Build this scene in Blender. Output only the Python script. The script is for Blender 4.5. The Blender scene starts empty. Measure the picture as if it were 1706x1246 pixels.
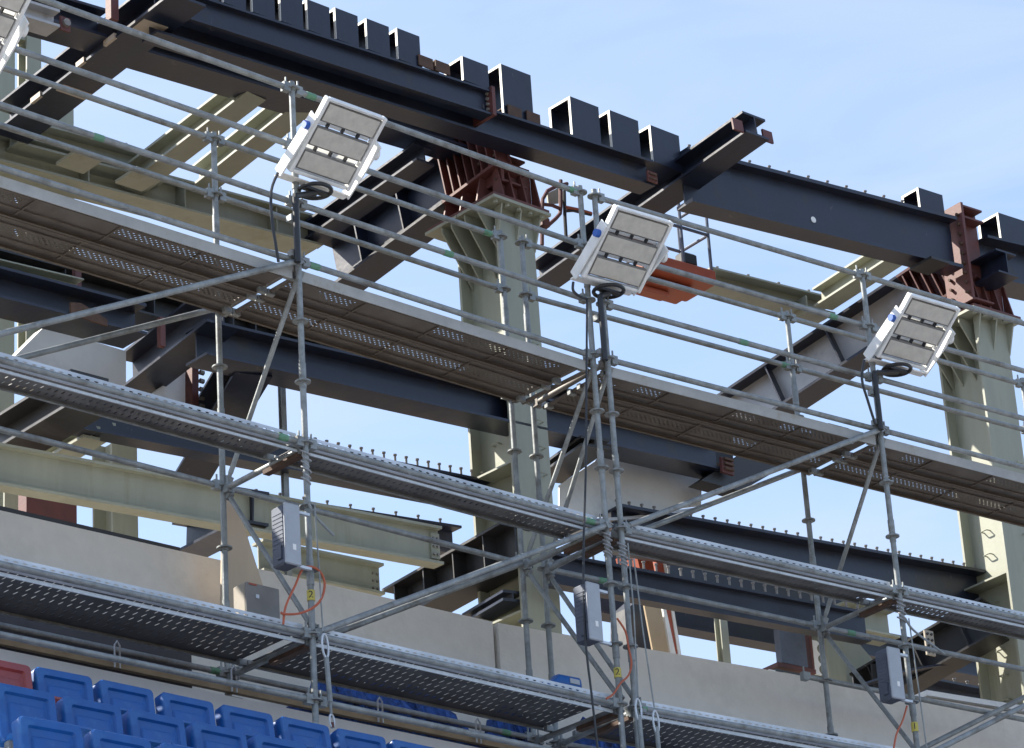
import bpy, bmesh, math, random
from mathutils import Vector, Matrix
random.seed(7)
PI = math.pi
C = bpy.context.scene.collection
Z0 = 1.7                                     # eye height over the ground

# ------------------------------------------------------------ survey: camera and the two straight runs of the stand
FPX, PITCH, ROLL, CX, CY = 5356.33, 0.417457, -0.066616, 853.0, 623.0
_f = Vector((0, math.cos(PITCH), math.sin(PITCH)))
_r = Vector((1, 0, 0)); _u = Vector((0, -math.sin(PITCH), math.cos(PITCH)))
CR = _r*math.cos(ROLL) + _u*math.sin(ROLL)
CU = -_r*math.sin(ROLL) + _u*math.cos(ROLL)
EYE = Vector((0, 0, Z0))
FR = {}
for n, o, a in (('A', (-1.56353, 21.94829, 10.78417+Z0), 0.7540958), ('B', (0.79058, 24.10637, 10.77236+Z0), 0.6750074)):
    FR[n] = (Vector(o), Vector((math.cos(a), math.sin(a), 0)), Vector((-math.sin(a), math.cos(a), 0)))
UP = Vector((0, 0, 1))
BAY, WID = 3.065, 1.011

def P(fr, s, t, z):                          # along the run, back from the front posts, up from the top deck
    o, d, n = FR[fr]
    return o + d*s + n*t + UP*z
def _ray(x, y):
    return _f + CR*((x-CX)/FPX) - CU*((y-CY)/FPX)
def X(fr, x, y, t):                          # survey sighting (x, y) met with the upright plane at depth t
    o, d, n = FR[fr]
    v = _ray(x, y); k = n.dot(o-EYE+n*t)/n.dot(v)
    return EYE + v*k
def ST(fr, p):
    o, d, n = FR[fr]; q = p-o
    return q.dot(d), q.dot(n), q.z
def corner(t, z):                            # where both runs meet at depth t
    oa, da, na = FR['A']; ob, db, nb = FR['B']
    pa = oa+na*t; pb = ob+nb*t
    den = da.x*(-db.y) + db.x*da.y
    r = pb-pa
    k = (r.x*(-db.y) + db.x*r.y)/den
    q = pa+da*k
    return Vector((q.x, q.y, oa.z+z))

# ------------------------------------------------------------ materials
M = {}
def mat(name, col, rough=.55, metal=0., var=.18, scale=6., bump=0., spec=.5, col2=None, fac2=0., scale2=2.5, streak=False, marks=None, mdens=.70):
    m = bpy.data.materials.new(name); m.use_nodes = True
    nt = m.node_tree; N = nt.nodes; L = nt.links
    b = N['Principled BSDF']
    b.inputs['Roughness'].default_value = rough; b.inputs['Metallic'].default_value = metal
    b.inputs['Specular IOR Level'].default_value = spec
    tc = N.new('ShaderNodeTexCoord')
    mp = N.new('ShaderNodeMapping')
    L.new(tc.outputs['Object'], mp.inputs['Vector'])
    if streak: mp.inputs['Scale'].default_value = (1, 1, .15)
    nz = N.new('ShaderNodeTexNoise'); nz.inputs['Scale'].default_value = scale; nz.inputs['Detail'].default_value = 6
    nz.inputs['Roughness'].default_value = .65
    L.new(mp.outputs['Vector'], nz.inputs['Vector'])
    mr = N.new('ShaderNodeMapRange'); mr.inputs[1].default_value = .3; mr.inputs[2].default_value = .7
    mr.inputs[3].default_value = 1-var; mr.inputs[4].default_value = 1+var
    L.new(nz.outputs['Fac'], mr.inputs[0])
    hs = N.new('ShaderNodeHueSaturation'); hs.inputs['Color'].default_value = (*col, 1)
    L.new(mr.outputs[0], hs.inputs['Value'])
    out = hs.outputs['Color']
    if col2:
        n2 = N.new('ShaderNodeTexNoise'); n2.inputs['Scale'].default_value = scale2; n2.inputs['Detail'].default_value = 8
        n2.inputs['Roughness'].default_value = .7
        L.new(mp.outputs['Vector'], n2.inputs['Vector'])
        r2 = N.new('ShaderNodeMapRange'); r2.inputs[1].default_value = .62-fac2*.3; r2.inputs[2].default_value = .72-fac2*.2
        L.new(n2.outputs['Fac'], r2.inputs[0])
        mx = N.new('ShaderNodeMix'); mx.data_type = 'RGBA'
        L.new(r2.outputs[0], mx.inputs['Factor']); L.new(out, mx.inputs['A']); mx.inputs['B'].default_value = (*col2, 1)
        out = mx.outputs['Result']
    if marks:                                # scuffs and chalk specks, small and sharp edged
        n4 = N.new('ShaderNodeTexNoise'); n4.inputs['Scale'].default_value = 11; n4.inputs['Detail'].default_value = 9; n4.inputs['Roughness'].default_value = .72
        mp4 = N.new('ShaderNodeMapping'); mp4.inputs['Scale'].default_value = (1, 1, .45); mp4.inputs['Location'].default_value = (3.1, 7.7, 1.3)
        L.new(tc.outputs['Object'], mp4.inputs['Vector']); L.new(mp4.outputs['Vector'], n4.inputs['Vector'])
        r4 = N.new('ShaderNodeMapRange'); r4.inputs[1].default_value = mdens; r4.inputs[2].default_value = mdens+.05; r4.inputs[4].default_value = .8
        L.new(n4.outputs['Fac'], r4.inputs[0])
        m4 = N.new('ShaderNodeMix'); m4.data_type = 'RGBA'; L.new(r4.outputs[0], m4.inputs['Factor']); L.new(out, m4.inputs['A']); m4.inputs['B'].default_value = (*marks, 1)
        out = m4.outputs['Result']
    L.new(out, b.inputs['Base Color'])
    mr3 = N.new('ShaderNodeMapRange'); mr3.inputs[3].default_value = max(.05, rough-.12); mr3.inputs[4].default_value = min(1, rough+.15)
    L.new(nz.outputs['Fac'], mr3.inputs[0]); L.new(mr3.outputs[0], b.inputs['Roughness'])
    if bump:
        n3 = N.new('ShaderNodeTexNoise'); n3.inputs['Scale'].default_value = scale*6; n3.inputs['Detail'].default_value = 4
        L.new(tc.outputs['Object'], n3.inputs['Vector'])
        bp = N.new('ShaderNodeBump'); bp.inputs['Strength'].default_value = bump; bp.inputs['Distance'].default_value = .01
        L.new(n3.outputs['Fac'], bp.inputs['Height']); L.new(bp.outputs['Normal'], b.inputs['Normal'])
    M[name] = m
    return m
mat('galvanised', (.235, .255, .26), .5, .3, .3, 9, .15, col2=(.15, .15, .14), fac2=.3, scale2=5, marks=(.42, .42, .40), mdens=.66)
mat('rusty_lip', (.105, .088, .075), .65, .1, .25, 5, .1, col2=(.14, .115, .09), fac2=.3)
mat('transom_grey', (.17, .155, .14), .6, .2, .25, 8)
mat('galvanised_bright', (.52, .56, .60), .42, .35, .2, 9, .1)
mat('dark_steel', (.012, .0165, .033), .36, 0., .35, 3, .15, .5, col2=(.025, .022, .021), fac2=.25, scale2=1.7, marks=(.16, .15, .14), mdens=.66)
mat('black_steel', (.02, .02, .022), .45, 0., .3, 5, .1)
mat('pale_panel', (.60, .59, .56), .45, .1, .1, 2, .05, col2=(.5, .49, .47), fac2=.3, scale2=1.4)
mat('grey_steel', (.38, .38, .385), .4, .25, .22, 2.2, .1, col2=(.2, .2, .2), fac2=.25, scale2=1.5)
mat('green_paint', (.275, .285, .225), .5, 0, .12, 3, .08, col2=(.225, .225, .16), fac2=.3, scale2=2.2, streak=True, marks=(.13, .11, .08), mdens=.68)
mat('red_primer', (.105, .034, .030), .6, 0, .25, 5, .12, col2=(.06, .024, .022), fac2=.2, scale2=3, marks=(.2, .12, .1), mdens=.68)
mat('sunlit_pale', (.62, .60, .55), .5, .1, .1, 8)  # pale colour painting in the sun on the box rims
mat('rust', (.075, .042, .028), .8, 0, .35, 12, .2)
mat('bolt_steel', (.24, .22, .2), .5, .4, .3, 20)
mat('concrete', (.68, .645, .585), .85, 0, .05, 5, .3, .3, col2=(.60, .57, .515), fac2=.3, scale2=1.1, marks=(.45, .42, .38), mdens=.72)
mat('pale_concrete', (.60, .61, .63), .85, 0, .06, 3, .2, .3, col2=(.53, .54, .56), fac2=.2, scale2=1.1)
mat('ground_earth', (.135, .11, .085), .95, 0, .2, .4, .2, .2)
mat('joint_dark', (.085, .072, .06), .9, 0, .2, 8)
mat('blue_plastic', (.004, .086, .315), .42, 0, .16, 4, .03, .5, col2=(.02, .12, .34), fac2=.35, scale2=6, marks=(.10, .2, .38), mdens=.66)
mat('red_plastic', (.24, .045, .045), .42, 0, .15, 4, .03)
mat('white_paint', (.72, .73, .72), .42, 0, .1, 6, .03)
mat('led_cover', (.50, .48, .43), .32, 0, .12, 14, .05)
mat('black_plastic', (.016, .017, .02), .4, 0, .2, 8)
mat('led_body', (.16, .155, .145), .5, 0, .15, 8)
mat('grey_box', (.33, .35, .38), .45, .2, .1, 8)
mat('dark_box', (.085, .10, .135), .5, .2, .2, 8)
mat('taupe_box', (.20, .19, .18), .5, .1, .12, 7)
mat('beige_box', (.32, .285, .23), .5, 0, .08, 5)
mat('plywood', (.42, .32, .20), .7, 0, .14, 3, .1, streak=True)
mat('pale_plywood', (.50, .41, .31), .7, 0, .12, 3, .1, streak=True)
mat('timber', (.33, .27, .19), .75, 0, .2, 4, .15)
mat('orange_paint', (.33, .07, .03), .45, 0, .14, 5, .05, col2=(.3, .07, .03), fac2=.12)
mat('orange_rubber', (.42, .10, .045), .5, 0, .1, 5)
mat('blue_knob', (.02, .10, .42), .4, 0, .1, 5)
mat('yellow_tape', (.50, .43, .08), .5, 0, .05, 5)
mat('green_tape', (.10, .24, .15), .5, 0, .25, 25)
mat('blue_net', (.02, .07, .26), .8, 0, .5, 14, .3, col2=(.012, .02, .06), fac2=.5, scale2=9)
mat('rope', (.30, .31, .33), .8, 0, .3, 30)
mat('dark_board', (.05, .045, .05), .75, 0, .3, 4, .1)
mat('fascia_grey', (.34, .345, .335), .6, .1, .16, 4, .1, col2=(.26, .23, .18), fac2=.2, scale2=2)
mat('gusset_tan', (.40, .34, .27), .6, 0, .1, 4)

def translucent(name, col):
    m = bpy.data.materials.new(name); m.use_nodes = True; nt = m.node_tree; N = nt.nodes; L = nt.links
    N.remove(N['Principled BSDF'])
    d = N.new('ShaderNodeBsdfDiffuse'); t = N.new('ShaderNodeBsdfTranslucent'); x = N.new('ShaderNodeMixShader')
    nz = N.new('ShaderNodeTexNoise'); nz.inputs['Scale'].default_value = 18
    rp = N.new('ShaderNodeMapRange'); rp.inputs[3].default_value = .75; rp.inputs[4].default_value = 1.0; L.new(nz.outputs['Fac'], rp.inputs[0])
    hs = N.new('ShaderNodeHueSaturation'); hs.inputs['Color'].default_value = (*col, 1); L.new(rp.outputs[0], hs.inputs['Value'])
    for s in (d, t): L.new(hs.outputs[0], s.inputs['Color'])
    x.inputs[0].default_value = .55; L.new(d.outputs[0], x.inputs[1]); L.new(t.outputs[0], x.inputs[2]); L.new(x.outputs[0], N['Material Output'].inputs['Surface'])
    M[name] = m
translucent('brightener_white', (.9, .9, .88))  # for the added strips that brighten the floodlight gaps
def perforated(name, col, su, sv, ru, rv, band, stagger, metal, rough, dens, col2, bump):
    # sheet with punched holes: object coordinates along the sheet (x) and across it (y); holes let light and sight through
    m = bpy.data.materials.new(name); m.use_nodes = True
    nt = m.node_tree; N = nt.nodes; L = nt.links
    b = N['Principled BSDF']; outn = N['Material Output']
    b.inputs['Roughness'].default_value = rough; b.inputs['Metallic'].default_value = metal
    uv = N.new('ShaderNodeUVMap')
    sp = N.new('ShaderNodeSeparateXYZ'); L.new(uv.outputs['UV'], sp.inputs[0])
    def mth(op, a, bb=None):
        n = N.new('ShaderNodeMath'); n.operation = op
        for i, v in enumerate((a, bb)):
            if v is None: continue
            if isinstance(v, (int, float)): n.inputs[i].default_value = v
            else: L.new(v, n.inputs[i])
        return n.outputs[0]
    row = mth('FLOOR', mth('DIVIDE', sp.outputs[1], sv))
    odd = mth('MODULO', mth('ABSOLUTE', row), 2.0)
    xs = mth('ADD', mth('DIVIDE', sp.outputs[0], su), mth('MULTIPLY', odd, stagger))
    fx = mth('SUBTRACT', mth('FRACT', xs), .5)
    fy = mth('SUBTRACT', mth('FRACT', mth('DIVIDE', sp.outputs[1], sv)), .5)
    ex = mth('DIVIDE', mth('MULTIPLY', fx, su), ru); ey = mth('DIVIDE', mth('MULTIPLY', fy, sv), rv)
    inside = mth('LESS_THAN', mth('ADD', mth('MULTIPLY', ex, ex), mth('MULTIPLY', ey, ey)), 1.0)
    # holes only in the middle band of each sheet (v runs 0..1 width in metres, centre at 0)
    bandm = mth('LESS_THAN', mth('ABSOLUTE', sp.outputs[1]), band)
    hole = mth('MULTIPLY', inside, bandm)
    rim = mth('LESS_THAN', mth('ADD', mth('MULTIPLY', ex, ex), mth('MULTIPLY', ey, ey)), 2.6)
    tc = N.new('ShaderNodeTexCoord')
    nz = N.new('ShaderNodeTexNoise'); nz.inputs['Scale'].default_value = 3; nz.inputs['Detail'].default_value = 7
    L.new(tc.outputs['Object'], nz.inputs['Vector'])
    n2 = N.new('ShaderNodeTexNoise'); n2.inputs['Scale'].default_value = .9; n2.inputs['Detail'].default_value = 3
    L.new(tc.outputs['Object'], n2.inputs['Vector'])
    if dens < 1:   # holes closed in patches so only some show as bright sky dots
        hole = mth('MULTIPLY', hole, mth('LESS_THAN', n2.outputs['Fac'], dens))
    mx = N.new('ShaderNodeMix'); mx.data_type = 'RGBA'
    mx.inputs['A'].default_value = (*col, 1); mx.inputs['B'].default_value = (*col2, 1)
    mr = N.new('ShaderNodeMapRange'); mr.inputs[1].default_value = .38; mr.inputs[2].default_value = .62
    L.new(nz.outputs['Fac'], mr.inputs[0]); L.new(mr.outputs[0], mx.inputs['Factor'])
    L.new(mx.outputs['Result'], b.inputs['Base Color'])
    bp = N.new('ShaderNodeBump'); bp.inputs['Strength'].default_value = bump; bp.inputs['Distance'].default_value = .006
    L.new(mth('MULTIPLY', rim, bandm), bp.inputs['Height']); L.new(bp.outputs['Normal'], b.inputs['Normal'])
    tr = N.new('ShaderNodeBsdfTransparent'); ms = N.new('ShaderNodeMixShader')
    L.new(hole, ms.inputs[0]); L.new(b.outputs[0], ms.inputs[1]); L.new(tr.outputs[0], ms.inputs[2])
    L.new(ms.outputs[0], outn.inputs['Surface'])
    M[name] = m
perforated('rusty_perforated', (.125, .112, .10), .05, .024, .0115, .0065, .055, .5, .1, .6, .575, (.092, .078, .067), .8)
perforated('galvanised_perforated', (.10, .10, .105), .075, .105, .0085, .040, .30, .5, .35, .55, .60, (.07, .07, .075), 1.0)
perforated('pale_perforated', (.19, .185, .185), .06, .085, .008, .026, .30, .5, .35, .5, .66, (.13, .125, .125), 1.0)
perforated('slotted_edge', (.60, .63, .67), .075, .2, .019, .0055, 1., 0, .4, .42, 2, (.44, .47, .50), .3)

# ------------------------------------------------------------ mesh builder
class MB:
    def __init__(s): s.v = []; s.f = []; s.uv = {}
    def add(s, vs, fs):
        o = len(s.v); s.v += [Vector(v) for v in vs]; s.f += [tuple(i+o for i in f) for f in fs]
    def box(s, o, ax, ay, az):               # o corner, three edge vectors
        o = Vector(o)
        vs = [o, o+ax, o+ax+ay, o+ay, o+az, o+ax+az, o+ax+ay+az, o+ay+az]
        s.add(vs, [(0, 3, 2, 1), (4, 5, 6, 7), (0, 1, 5, 4), (1, 2, 6, 5), (2, 3, 7, 6), (3, 0, 4, 7)])
    def cbox(s, c, ax, ay, az):
        s.box(Vector(c)-ax/2-ay/2-az/2, ax, ay, az)
    def bbox(s, c, ax, ay, az, r=.01):       # box with chamfered edges round its az direction and ends
        n = 1
        hx, hy, hz = ax.length/2, ay.length/2, az.length/2
        ex, ey, ez = ax.normalized(), ay.normalized(), az.normalized()
        r = min(r, hx*.9, hy*.9, hz*.9)
        rings = []
        for z, k in ((-hz, r), (-hz+r, 0), (hz-r, 0), (hz, r)):
            X1, Y1 = hx-k, hy-k; q = max(r-k*.2, .0005)
            pts = [(X1-q, -Y1), (X1, -Y1+q), (X1, Y1-q), (X1-q, Y1), (-X1+q, Y1), (-X1, Y1-q), (-X1, -Y1+q), (-X1+q, -Y1)]
            rings.append([Vector(c)+ex*a+ey*b+ez*z for a, b in pts])
        o = len(s.v)
        for rg in rings: s.v += rg
        for i in range(3):
            for j in range(8):
                a = o+i*8+j; b2 = o+i*8+(j+1) % 8
                s.f.append((a, b2, b2+8, a+8))
        s.f.append(tuple(o+j for j in range(7, -1, -1))); s.f.append(tuple(o+24+j for j in range(8)))
    def tube(s, p, q, r, n=10, r2=None, cap=True):
        p = Vector(p); q = Vector(q); d = (q-p).normalized()
        a = d.orthogonal().normalized(); b = d.cross(a); r2 = r if r2 is None else r2
        o = len(s.v)
        for c, rr in ((p, r), (q, r2)):
            for i in range(n):
                an = 2*PI*i/n; s.v.append(c+a*(rr*math.cos(an))+b*(rr*math.sin(an)))
        for i in range(n):
            j = (i+1) % n; s.f.append((o+i, o+j, o+n+j, o+n+i))
        if cap: s.f.append(tuple(o+i for i in range(n-1, -1, -1))); s.f.append(tuple(o+n+i for i in range(n)))
    def path(s, pts, r, n=6):
        pts = [Vector(p) for p in pts]; o = len(s.v); m = len(pts)
        a = None
        for i, p in enumerate(pts):
            d = (pts[min(i+1, m-1)]-pts[max(i-1, 0)]).normalized()
            if a is None: a = d.orthogonal().normalized()
            else: a = (a-d*a.dot(d)).normalized()
            b = d.cross(a)
            for k in range(n):
                an = 2*PI*k/n; s.v.append(p+a*(r*math.cos(an))+b*(r*math.sin(an)))
        for i in range(m-1):
            for k in range(n):
                j = (k+1) % n; s.f.append((o+i*n+k, o+i*n+j, o+(i+1)*n+j, o+(i+1)*n+k))
        s.f.append(tuple(o+k for k in range(n-1, -1, -1))); s.f.append(tuple(o+(m-1)*n+k for k in range(n)))
    def prism(s, pts, ext):                  # polygon pushed along ext
        pts = [Vector(p) for p in pts]; n = len(pts); o = len(s.v)
        s.v += pts + [p+ext for p in pts]
        s.f.append(tuple(o+i for i in range(n-1, -1, -1))); s.f.append(tuple(o+n+i for i in range(n)))
        for i in range(n):
            j = (i+1) % n; s.f.append((o+i, o+j, o+n+j, o+n+i))
    def ibeam(s, p, q, b, h, w, tf=.02, tw=.014, up=UP):   # p,q on the lower edge nearest the pitch, b points across, one closed profile
        prof = [(0, 0), (w, 0), (w, tf), (w/2+tw/2, tf), (w/2+tw/2, h-tf), (w, h-tf), (w, h), (0, h), (0, h-tf), (w/2-tw/2, h-tf), (w/2-tw/2, tf), (0, tf)]
        s.prism([Vector(p)+b*x+up*y for x, y in prof], Vector(q)-Vector(p))
    def build(s, name, m, parent=None, origin=None, smooth=False, uvf=None):
        base = origin if origin is not None else (Vector(parent['_w']) if parent else Vector((0, 0, 0)))
        me = bpy.data.meshes.new(name)
        me.from_pydata([v-base for v in s.v], [], s.f)
        bm = bmesh.new(); bm.from_mesh(me); bmesh.ops.recalc_face_normals(bm, faces=bm.faces[:]); bm.to_mesh(me); bm.free()
        if uvf:
            l = me.uv_layers.new(name='UVMap')
            for poly in me.polygons:
                for li in poly.loop_indices:
                    l.data[li].uv = uvf(me.vertices[me.loops[li].vertex_index].co+base)
        me.materials.append(M[m] if isinstance(m, str) else m)
        if smooth:
            for pl in me.polygons: pl.use_smooth = True
            try: me.set_sharp_from_angle(angle=math.radians(40))
            except Exception: pass
        o = bpy.data.objects.new(name, me); C.objects.link(o)
        if parent:
            o.parent = parent; o['_w'] = tuple(base)
        else:
            o.location = base; o['_w'] = tuple(base)
        return o
def tag(o, label=None, cat=None, group=None, kind=None):
    if label: o['label'] = label
    if cat: o['category'] = cat
    if group: o['group'] = group
    if kind: o['kind'] = kind
    elif label: o['kind'] = 'thing'
    return o
def thing(name, loc, label, cat, group=None):
    o = bpy.data.objects.new(name, None); C.objects.link(o); o.empty_display_size = .1
    o.location = loc; o['_w'] = tuple(loc)
    return tag(o, label, cat, group)
def copy_part(src, parent, loc):             # a copy of a small part, at a world place under another parent
    c = src.copy(); C.objects.link(c); c.parent = parent
    c.location = Vector(loc)-Vector(parent['_w'])
    return c
def lerp(a, b, k): return a+(b-a)*k

# ------------------------------------------------------------ setting: ground, terrace steps
mb = MB(); mb.add([(-600, -300, 0), (600, -300, 0), (600, 900, 0), (-600, 900, 0)], [(0, 1, 2, 3)])
tag(mb.build('ground', 'ground_earth'), kind='structure')
def sweep(prof, s0=-16., s1=18.):            # profile (t, z) along both runs with a mitred corner
    pts = []
    for t, z in prof:
        pts.append((P('A', s0, t, z), corner(t, z), P('B', s1, t, z)))
    return pts
def sweep_mesh(mbx, prof, s0=-16., s1=18., closed=True, legs=(0, 1)):
    n = len(prof); o = len(mbx.v)
    rows = sweep(prof, s0, s1)
    for r in rows: mbx.v += list(r)
    for i in range(n if closed else n-1):
        j = (i+1) % n
        for k in legs:
            mbx.f.append((o+i*3+k, o+j*3+k, o+j*3+k+1, o+i*3+k+1))
    if closed:
        a, b = (legs[0], legs[-1]+1)
        mbx.f.append(tuple(o+i*3+a for i in range(n))); mbx.f.append(tuple(o+i*3+b for i in range(n-1, -1, -1)))
ROW_T, ROW_Z = .8, .494
prof = [(.88, -12.2), (.88, -4.70), (-.95, -4.70)]; z = -4.70; t = -.95
for i in range(14):
    z -= ROW_Z; prof.append((t, z)); t -= ROW_T; prof.append((t, z))
prof.append((t, -12.2))
mb = MB(); sweep_mesh(mb, prof)
tag(mb.build('terrace_steps', 'pale_concrete'), kind='structure')

# lower wall behind the seats (its top carries the back posts), then the parapet standing on it
LEDGE = -3.22
mb = MB(); sweep_mesh(mb, [(.9, -4.7), (.9, LEDGE), (1.9, LEDGE), (1.9, -4.7)])
w = mb.build('lower_wall', 'pale_concrete', origin=P('A', 0, .9, -4.7))
tag(w, 'pale grey concrete wall right behind the top row of blue seats, under the lowest walkway', 'wall')
PAR_T = 1.5
def parapet(fr, x0, y0, x1, y1, s_lo, s_hi, label, ends):
    p0 = X(fr, x0, y0, PAR_T); p1 = X(fr, x1, y1, PAR_T)
    a0 = ST(fr, p0); a1 = ST(fr, p1)
    def ztop(s): return a0[2]+(a1[2]-a0[2])*(s-a0[0])/(a1[0]-a0[0])
    m = MB()
    lo = P(fr, s_lo, PAR_T, LEDGE+.003); hi = P(fr, s_hi, PAR_T, LEDGE+.003)
    n = FR[fr][2]*.22
    tl = P(fr, s_lo, PAR_T, ztop(s_lo)); th = P(fr, s_hi, PAR_T, ztop(s_hi))
    m.prism([lo, hi, th, tl], n)
    o = m.build('parapet_panel', 'concrete', origin=P(fr, (s_lo+s_hi)/2, PAR_T, LEDGE))
    return tag(o, label, 'parapet', 'concrete parapet panels'), ztop
cs = ST('A', corner(PAR_T, 0))[0]; csb = ST('B', corner(PAR_T, 0))[0]
pj = ST('A', X('A', 824, 1090, PAR_T))[0]
parA, zA = parapet('A', 0, 850, 822, 1036, -12, pj, 'long beige concrete parapet left of the dark vertical joint, behind the leftmost scaffold', 0)
bs0 = ST('B', X('B', 833, 1090, PAR_T))[0]
parB, zB = parapet('B', 833, 1038, 1600, 1172, bs0, 16, 'long beige concrete parapet right of the dark vertical joint, below the leaning plywood sheet', 0)
# joint filler recessed between both panels
m = MB(); m.box(P('A', pj-.02, PAR_T+.05, LEDGE+.004), FR['A'][1]*.12, FR['A'][2]*.1, UP*(zA(pj)-LEDGE-.06))
o = m.build('joint_strip', 'joint_dark', parent=parA)
# dark capping along the left parapet
m = MB()
a0 = X('A', -60, 836, PAR_T+.06); a1 = X('A', 300, 919, PAR_T+.06)
m.box(a0, a1-a0, FR['A'][2]*.12, UP*.035)
m.build('capping_strip', 'black_steel', parent=parA)
m = MB(); a0 = X('B', 1545, 1158, PAR_T-.01); a1 = X('B', 1800, 1199, PAR_T-.01)
m.box(a0, a1-a0, FR['B'][2]*.2, UP*.05); m.build('capping_strip', 'white_paint', parent=parB)
# boards lying on the ledge
m = MB(); m.box(P('A', -6, 1.08, LEDGE+.004), FR['A'][1]*5.72, FR['A'][2]*.04, UP*.5)
tag(m.build('toe_board', 'dark_board', origin=P('A', -3, 1.3, LEDGE)), 'dark painted board standing on edge below the lowest walkway, left of the wound orange cable', 'board')

# ------------------------------------------------------------ scaffold
TR = .0242
def rosette_mesh():
    m = MB()
    m.tube((0, 0, -.006), (0, 0, .006), .061, 16)
    m.tube((0, 0, -.022), (0, 0, .022), .031, 12)
    return m
ROS = None
def ros(parent, loc):
    global ROS
    if ROS is None:
        ROS = rosette_mesh().build('rosette', 'galvanised', parent=None, origin=Vector((0, 0, 0)), smooth=True)
        ROS.parent = parent; ROS.location = Vector(loc)-Vector(parent['_w']); return ROS
    return copy_part(ROS, parent, loc)
def standard(root, fr, s, t, z0, z1, levels, foot=False):
    m = MB(); b = P(fr, s, t, z0); e = P(fr, s, t, z1)
    m.tube(b, e, TR, 12)
    for zj in (-1.05, -2.62, .62):           # spigot joints
        if z0 < zj < z1: m.tube(P(fr, s, t, zj), P(fr, s, t, zj+.2), TR+.0045, 12)
    o = m.build('standard', 'galvanised', root, smooth=True)
    for z in levels: ros(o, P(fr, s, t, z))
    if foot:
        m = MB(); m.cbox(P(fr, s, t, z0-.004), FR[fr][1]*.15, FR[fr][2]*.15, UP*.008)
        m.tube(P(fr, s, t, z0+.16), P(fr, s, t, z0+.2), .035, 10); m.tube(P(fr, s, t, z0-.003), P(fr, s, t, z0+.22), TR+.003, 10)
        for k in range(2):
            d = FR[fr][1] if k else FR[fr][2]
            m.tube(P(fr, s, t, z0+.18)-d*.1, P(fr, s, t, z0+.18)+d*.1, .009, 6)
        m.build('base_jack', 'galvanised', o, smooth=True)
    return o
def wedge(m, p, d):                          # cast head of a ledger, on the rosette
    d = d.normalized(); side = d.cross(UP).normalized()
    m.cbox(p+d*.062, d*.06, side*.05, UP*.075)
    m.cbox(p+d*.058+UP*.045, d*.012, side*.01, UP*.09)
def ledger(root, fr, a, b, name='ledger', mt='galvanised', r=TR, heads=True, tape=None):
    p = P(fr, *a); q = P(fr, *b); d = (q-p).normalized()
    m = MB(); m.tube(p+d*.05, q-d*.05, r, 12)
    if heads: wedge(m, p, q-p); wedge(m, q, p-q)
    o = m.build(name, mt, root, smooth=True)
    for k in (tape or []):
        m = MB(); c = lerp(p, q, k); m.tube(c-d*.045, c+d*.045, r+.0025, 12)
        m.build('tape_band', 'green_tape', o, smooth=True)
    return o
def brace(root, fr, a, b, r=TR, over=.06):
    p = P(fr, *a); q = P(fr, *b); d = (q-p).normalized()
    m = MB(); m.tube(p+d*.07, q-d*.07, r, 12)
    for c, e in ((p, 1), (q, -1)):
        m.tube(c+d*e*.03, c+d*e*.12, r*.82, 8); m.cbox(c+d*e*.02, d*.05, d.cross(UP).normalized()*.05, d.cross(UP).normalized().cross(d)*.06)
    return m.build('brace', 'galvanised', root, smooth=True)
LV = [1.5, 1., .5, 0, -.5, -1., -1.5, -2., -2.5, -3., -3.5]
LVB = [1.5, 1., .5, 0, -.5, -1., -1.5, -2., -2.5, -3.]
def jitter(a): return a+random.uniform(-.006, .006)
def bay(root, fr, s0, s1, tapes, last=True, extra=True):
    for z in (1.5, 1.0, .5, 0.):
        ledger(root, fr, (s0, 0, jitter(z)), (s1, 0, jitter(z)), 'guard_rail' if z > 0 else 'ledger', tape=tapes.get(('f', z)))
    for z in (1.5, 1.0, -.0):
        ledger(root, fr, (s0, WID, jitter(z)), (s1, WID, jitter(z)), 'guard_rail' if z > 0 else 'ledger', tape=tapes.get(('b', z)))
    for z in (-1.5, -3.):
        ledger(root, fr, (s0, 0, z), (s1, 0, z), tape=tapes.get(('f', z)))
        ledger(root, fr, (s0, WID, z), (s1, WID, z), tape=tapes.get(('b', z)))
    ledger(root, fr, (s0, 0, -3.5), (s1, 0, -3.5), tape=tapes.get(('f', -3.5)))
def cross_frame(root, fr, s):
    for z in (0, -1.5, -3.):
        ledger(root, fr, (s, 0, z-.03), (s, WID, z-.03), 'transom', 'transom_grey' if z == 0 else 'galvanised')
        m = MB(); p = P(fr, s+.035, .1, z-.085); q = P(fr, s+.035, WID-.1, z-.085)
        if z == 0: m.tube(p, q, .017, 8)
        else: m.box(P(fr, s-.03, .06, z-.09), FR[fr][1]*.06, FR[fr][2]*.42, UP*.035)
        m.build('transom_stiffener', 'rust' if z < 0 else 'rusty_lip', root, smooth=(z == 0))
    brace(root, fr, (s+.03, .02, -.06), (s+.03, WID-.02, -1.46), .02)
    brace(root, fr, (s+.03, WID-.02, -1.56), (s+.03, .02, -2.95), .02)
left = thing('scaffold', P('A', 0, 0, -4.6), 'silver tube scaffold carrying the left floodlight, ending at the middle floodlight', 'scaffold', 'tube scaffolds in front of the stand')
for s in (-BAY, 0, BAY):
    standard(left, 'A', s, 0, -4.68, 1.56, LV, True)
    standard(left, 'A', s, WID, LEDGE+.02, 1.56, LVB, True)
bay(left, 'A', -BAY, 0, {('b', 1.5): [.3], ('f', .5): [.4], ('f', -1.5): [.93], ('b', -3.): [.96]})
bay(left, 'A', 0, BAY, {('f', 1.5): [.06, .97], ('f', 0.): [.05], ('f', -1.5): [.94], ('b', 1.5): [.95], ('f', .5): [.5], ('b', -3.): [.9]})
for s in (-BAY, 0, BAY): cross_frame(left, 'A', s)
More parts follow.
